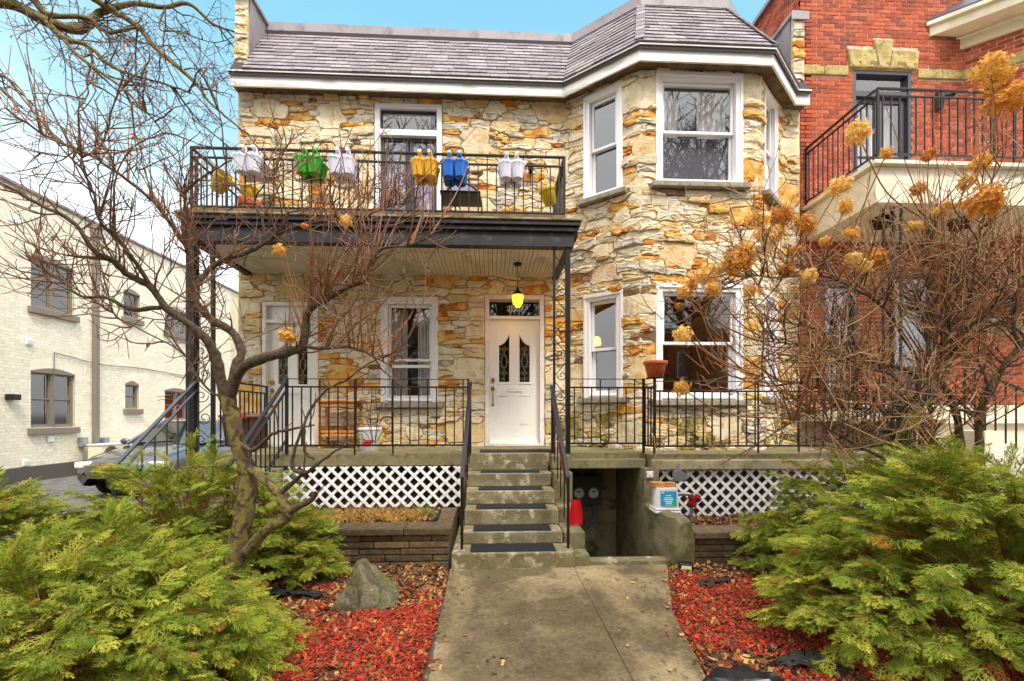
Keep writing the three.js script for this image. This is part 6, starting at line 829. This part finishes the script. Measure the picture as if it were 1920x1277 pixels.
// ---------------------------------------------------------------- cedars: flat lacy sprays on arching branches
const sprayGeo = [0, 1, 2, 3].map((s) => {
  const r = rng(800 + s), pos = [], tri = (a, b, c) => pos.push(...a, ...b, ...c), P = (x, y) => [x, y, -0.18 * y * y - 0.45 * x * x + 0.05 * Math.sin(x * 17 + y * 11)];
  const strap = (x0, y0, x1, y1, w0, w1) => { const l = Math.hypot(x1 - x0, y1 - y0) || 1, nx = -(y1 - y0) / l, ny = (x1 - x0) / l; tri(P(x0 + nx * w0, y0 + ny * w0), P(x0 - nx * w0, y0 - ny * w0), P(x1 - nx * w1, y1 - ny * w1)); tri(P(x0 + nx * w0, y0 + ny * w0), P(x1 - nx * w1, y1 - ny * w1), P(x1 + nx * w1, y1 + ny * w1)); };
  let lean = (r() - 0.5) * 0.3; strap(0, 0, lean * 0.25, 0.5, 0.012, 0.012); strap(lean * 0.25, 0.5, lean, 0.97, 0.014, 0.006);
  for (let k = 0; k < 11; k++) {
    const t = 0.06 + k * 0.078 + (r() - 0.5) * 0.04, sd = k % 2 ? 1 : -1, bx = lean * t * t, len = 0.5 * Math.sin(clamp(1.08 - t, 0.1, 1) * 1.6) * (0.55 + r() * 0.75), an = (0.5 + r() * 0.5) * sd, m = [bx + Math.sin(an) * len * 0.5, t + Math.cos(an) * len * 0.5], an2 = an * 0.55, e = [m[0] + Math.sin(an2) * len * 0.5, m[1] + Math.cos(an2) * len * 0.5];
    strap(bx, t, ...m, 0.013, 0.013); strap(...m, ...e, 0.015, 0.006);
    for (let q = 0; q < 6; q++) { const f = 0.2 + q * 0.14, s2 = q % 2 ? 1 : -1, l2 = (len * 0.34 * (1.15 - f) + 0.035) * (0.6 + r() * 0.7), o = f < 0.5 ? [mix(bx, m[0], f * 2), mix(t, m[1], f * 2)] : [mix(m[0], e[0], f * 2 - 1), mix(m[1], e[1], f * 2 - 1)], a2 = (f < 0.5 ? an : an2) + s2 * (0.45 + 0.35 * r()); strap(...o, o[0] + Math.sin(a2) * l2, o[1] + Math.cos(a2) * l2, 0.013, 0.007); }
  }
  const g = new THREE.BufferGeometry(); g.setAttribute('position', new THREE.Float32BufferAttribute(pos, 3)); g.computeVertexNormals(); return clean(g);
});
const cedarMat = new THREE.MeshPhysicalMaterial({ color: 0xffffff, roughness: 0.85, specularIntensity: 0.25, transmission: 0.25, thickness: 0, side: THREE.DoubleSide });
const CEDAR_GREENS = [[0.16, 0.22, 0.02], [0.22, 0.28, 0.026], [0.3, 0.34, 0.035], [0.38, 0.39, 0.045], [0.47, 0.45, 0.055], [0.26, 0.32, 0.03]], CEDAR_RUST = [0.42, 0.17, 0.03];   // leaf pigments, picked at random for each spray
function cedar(label, at, rx, rz, h, dens, seed, o = {}) {
  const t = thing('cedar_shrub', label, 'shrub', at, 'spreading cedars'), r = rng(seed), wood = [], spots = [], n = Math.round(rx * rz * 3.14 * dens), size = o.size ?? 1;
  for (let i = 0; i < n; i++) {
    const a = r() * 6.283, f = Math.sqrt(r()), x = Math.cos(a) * f * rx, z = Math.sin(a) * f * rz, lump = 0.62 + 0.62 * fbm(mod((x + at[0]) / 4, 1), mod((z + at[2]) / 4, 1), 7, 3, seed + 40), top = h * Math.pow(Math.max(0.02, 1 - f * f * 0.92), 0.55) * lump, y = top * (1 - 0.62 * Math.pow(r(), 1.7));
    if (o.skip && o.skip(x + at[0], z + at[2], y)) continue;
    const out = V(Math.cos(a) * (0.35 + f), 0.25 + 0.7 * (1 - f) + (r() - 0.5) * 0.5, Math.sin(a) * (0.35 + f) * 0.9).add(V((r() - 0.5) * 0.9, 0, (r() - 0.5) * 0.9)).normalize(), p = V(x, y, z), L = mix(0.16, 0.42, r() * r()) * size, pts = wander(p.clone().addScaledVector(out, -L * 0.75), out, L * 1.5, 5, r, -0.35, 0.2);
    wood.push(tube(pts, [0.0055, 0.002], 3, false)); if (r() < 0.12) wood.push(tube(smooth([[x * 0.25, 0.02, z * 0.25], [x * 0.5, y * 0.55, z * 0.5], pts[0]], 7), [0.014, 0.006], 5, false));
    const m = 6 + Math.round(L * 19);
    for (let k = 0; k < m; k++) { const [q, d] = onLine(pts, mix(0.25, 1, k / (m - 1))), sd = k % 2 ? 1 : -1, side = perp(d, r).multiplyScalar(0.5).add(V(-d.z * sd, 0, d.x * sd)), dir = d.clone().addScaledVector(side, k === m - 1 ? 0.1 : 0.35 + 0.75 * r()).add(V(0, (r() - 0.5) * 0.35, 0)).normalize(); spots.push([q, dir, mix(0.075, 0.17, r()) * size]); }
  }
  putW('branches', wood.map((g) => g.translate(...at)), mat({ color: 0x8a5426, roughness: 0.8 }), t);
  sprayGeo.forEach((g, v) => {
    const mine = spots.filter((_, i) => i % 4 === v), im = new THREE.InstancedMesh(g, cedarMat, mine.length), M4 = new THREE.Matrix4(), col = new THREE.Color(); im.name = 'foliage'; im.userData.kind = 'stuff'; im.castShadow = im.receiveShadow = true;
    mine.forEach(([p, d, s], i) => { const roll = V((r() - 0.5) * 1.7, 1, (r() - 0.5) * 1.7), x = d.clone().cross(roll).normalize(), z = x.clone().cross(d).normalize(); M4.makeBasis(x, d, z).scale(V(s * (0.8 + 0.4 * r()), s, s)).setPosition(p); im.setMatrixAt(i, M4);
      col.setRGB(...(r() < 0.025 ? CEDAR_RUST : CEDAR_GREENS[Math.floor(r() * 6)])); im.setColorAt(i, col); });
    t.add(im);
  });
  return t;
}
cedar('low spreading cedar behind the hydrangea tree trunk', [-2.8, 0, -4.4], 1.2, 0.5, 1.1, 170, 1);
cedar('cedar mound at the far left edge beside the driveway', [-4.7, 0, -3.85], 1.5, 0.75, 1.12, 150, 5);
cedar('cedar sprawling across the lower left corner', [-2.6, 0, -2.75], 1.25, 0.75, 0.78, 180, 2, { skip: (x, z) => x > -1.2 || z > -1.9 });
cedar('light green cedar spilling over the lower right corner', [3.6, 0, -2.95], 1.5, 0.95, 1.28, 175, 3, { skip: (x, z) => z > -1.95 });
cedar('upright cedar in front of the right lattice', [3.75, 0, -4.15], 1.15, 0.5, 1.42, 130, 6);
cedar('dark green cedar tucked against the left planter wall', [-2.02, 0, -4.4], 0.5, 0.28, 1.0, 170, 4, { size: 0.85 });
// ---------------------------------------------------------------- mulch, litter, dead grass
function scatter(name, label, geo, cols, n, seed, pick, m) {
  const r = rng(seed), spots = []; for (let i = 0; i < n * 6 && spots.length < n; i++) { const s = pick(r); if (s) spots.push(s); }
  const im = new THREE.InstancedMesh(geo, m ?? mat({ color: 0xffffff, roughness: 0.9 }), spots.length), M4 = new THREE.Matrix4(), e = new THREE.Euler(), q = new THREE.Quaternion(), c = new THREE.Color();
  spots.forEach(([x, y, z, s = 1, tilt = 0.5], i) => { e.set((r() - 0.5) * tilt * 2, r() * 6.283, (r() - 0.5) * tilt * 2); q.setFromEuler(e); const k = s * (0.5 + r()); M4.compose(V(x, y, z), q, V(k * (0.7 + 0.7 * r()), k, k)); im.setMatrixAt(i, M4); c.setHex(cols[Math.floor(r() * cols.length)]).multiplyScalar(0.7 + 0.6 * r()); im.setColorAt(i, c); });
  im.name = numbered(name); labelled(im, label, null, null, 'stuff'); scene.add(im); return im;
}
const chip = clean(new THREE.BoxGeometry(0.034, 0.005, 0.009, 2, 1, 1)), leaf = (() => { const g = new THREE.PlaneGeometry(0.05, 0.03, 4, 2).rotateX(-Math.PI / 2), p = g.attributes.position; for (let i = 0; i < p.count; i++) p.setY(i, 9 * p.getX(i) ** 2 + 12 * p.getZ(i) ** 2); g.computeVertexNormals(); return clean(g); })();
const red = [0xa8240d, 0x94200b, 0xb43414, 0x74200f, 0xbe4c20, 0x8a2810, 0x5c2a18, 0x9c4a2a], brown = [0x7a4a26, 0x5c3820, 0x94602e, 0xa8743c, 0x4a2e1c, 0xb08850];
const leftMask = (x, z) => 0.06 + 0.94 * sstep(0.4, 0.55, fbm(mod(x / 4 + 0.3, 1), mod(z / 4, 1), 8, 4, 601) + 0.16 - 0.22 * Math.hypot((x + 1.15) / 0.95, (z + 3.15) / 0.95)), rightMask = (x, z) => 0.06 + 0.94 * sstep(0.4, 0.55, fbm(mod(x / 4 + 0.6, 1), mod(z / 4 + 0.2, 1), 8, 4, 602) + 0.2 - 0.2 * Math.hypot((x - 2.0) / 0.8, (z + 3.2) / 1.1));
const leftY = yardY, rightY = yardY, inRight = (x, z) => !inWalk(x, z);
scatter('red_mulch', 'red dyed wood chips on the soil left of the walk', chip, red, 12000, 91, (r) => { const x = -2.3 + r() * 1.88, z = -4.2 + r() * 2.0; return r() < leftMask(x, z) ? [x, leftY(x, z) + 0.006 + r() * 0.016, z, 0.9] : null; });
scatter('red_mulch', 'red dyed wood chips on the soil right of the walk', chip, red, 11000, 92, (r) => { const x = 1.3 + r() * 1.9, z = -4.3 + r() * 2.1; return inRight(x, z) && r() < rightMask(x, z) ? [x, rightY(x, z) + 0.008 + r() * 0.016, z, 0.9] : null; });
scatter('leaf_litter', 'brown dead leaves and bark bits on the beds', leaf, brown, 9000, 93, (r) => { const right = r() < 0.5, x = right ? 1.3 + r() * 2.6 : -2.9 + r() * 2.48, z = -4.68 + r() * 2.6; if (right && !inRight(x, z)) return null; return [x, (right ? rightY(x, z) : leftY(x, z)) + 0.012, z, 0.75, 0.9]; });
scatter('bark_bits', 'small brown bark chips on the beds', chip, brown, 9000, 94, (r) => { const right = r() < 0.5, x = right ? 1.3 + r() * 2.6 : -2.9 + r() * 2.48, z = -4.68 + r() * 2.6; if (right && !inRight(x, z)) return null; return [x, (right ? rightY(x, z) : leftY(x, z)) + 0.01, z, 0.7, 0.9]; });
scatter('planter_litter', 'brown leaves and chips in the raised planters', leaf, brown, 2600, 95, (r) => { const right = r() < 0.45, x = right ? 2.35 + r() * 1.4 : -2.6 + r() * 1.95, z = -6.05 + r() * 1.15; return [x, (right ? 0.2 + soilH(x, z, 505) * 0.1 : 0.33 + soilH(x, z, 504) * 0.1) + 0.012, z, 0.8, 0.9]; });
const blade = (() => { const g = new THREE.PlaneGeometry(0.006, 0.16, 1, 4).translate(0, 0.08, 0), p = g.attributes.position; for (let i = 0; i < p.count; i++) { const y = p.getY(i); p.setZ(i, y * y * 4); p.setX(i, p.getX(i) * (1 - y * 5)); } g.computeVertexNormals(); return clean(g); })();
scatter('dead_grass', 'straw-coloured dead perennials in the left planter', blade, [0xb98a3a, 0xa87428, 0x8a6a2a, 0xc7a050, 0x7c7a30], 900, 96, (r) => { const c = Math.floor(r() * 5), x = [-2.0, -1.75, -1.5, -1.15, -0.95][c] + (r() - 0.5) * 0.3, z = -5.35 + (r() - 0.5) * 0.4; return [x, 0.33 + soilH(x, z, 504) * 0.1, z, 0.9, 1.15]; });
scatter('garden_weeds', 'small green weeds at the edge of the left planter', blade, [0x5f7a2a, 0x7c9238, 0x4a6420], 160, 97, (r) => { const x = -0.78 + (r() - 0.5) * 0.16, z = -5.6 + (r() - 0.5) * 0.25; return [x, 0.34, z, 0.8, 0.8]; });
scatter('path_litter', 'stray chips and leaf bits along the edges of the walk', leaf, [...brown, 0x8a2810, 0x7a5a34], 150, 98, (r) => { const z = -4.6 + r() * 2.2, left = r() < 0.5, e = Math.pow(r(), 3) * 0.5, x = left ? -0.38 + e : walkRight(z) - 0.02 - e; return [x, 0.02, z, 0.45, 0.5]; });
// ---------------------------------------------------------------- bare trees: behind the driveway, and across the street
function bareTree(label, at, h, seed, group, m = M.barkDark) {
  const t = thing('bare_tree', label, 'tree', at, group), r = rng(seed), b = V(...at), tr = wander(b, V((r() - 0.5) * 0.1, 1, (r() - 0.5) * 0.1), h * 0.62, 7, r, 0.2, 0.12), a = [], c = []; putW('trunk', tube(tr, [h * 0.022, h * 0.008], 8), m, t);
  const s1 = fringe([{ pts: tr }], { per: 16 / h * 1.6, from: 0.35, side: 0.8, fwd: 0.5, lift: 0.3, up: 0.5, len: [h * 0.25, h * 0.55], rad: [h * 0.007, h * 0.0016], n: 8, sides: 5, wob: 0.3 }, r, a), s2 = fringe(s1, { per: 2.6, from: 0.15, side: 0.9, fwd: 0.6, lift: 0.15, up: 0.3, len: [h * 0.08, h * 0.3], rad: [h * 0.0028, h * 0.001], n: 6, wob: 0.35 }, r, a); fringe(s2, { per: 4, from: 0.1, side: 0.9, fwd: 0.6, lift: 0.1, up: 0.2, len: [h * 0.03, h * 0.12], rad: [h * 0.0012, h * 0.0006], n: 4, wob: 0.35 }, r, c);
  twigMesh(t, 'branches', a, m); if (c.length) twigMesh(t, 'twigs', c, M.twigDark);
}
bareTree('slender bare tree at the far end of the driveway', [-7.2, 0, -21], 8, 3, 'bare trees');
bareTree('bare tree showing past the left porch post', [-9.6, 0, -24], 9, 4, 'bare trees');
[[-9, 7.5, 11], [-3.8, 6.2, 12], [1.2, 7.6, 13], [6.2, 6.4, 14], [9.6, 6.8, 15]].forEach(([x, z, s], i) => bareTree(['first', 'second', 'third', 'fourth', 'fifth'][i] + ' bare street tree behind the viewer, mirrored in the windows', [x, 0, z], 16.5, s, 'bare trees'));

scene.traverse((o) => { if (o.isMesh) o.castShadow = o.receiveShadow = true; });
renderer.render(scene, camera);
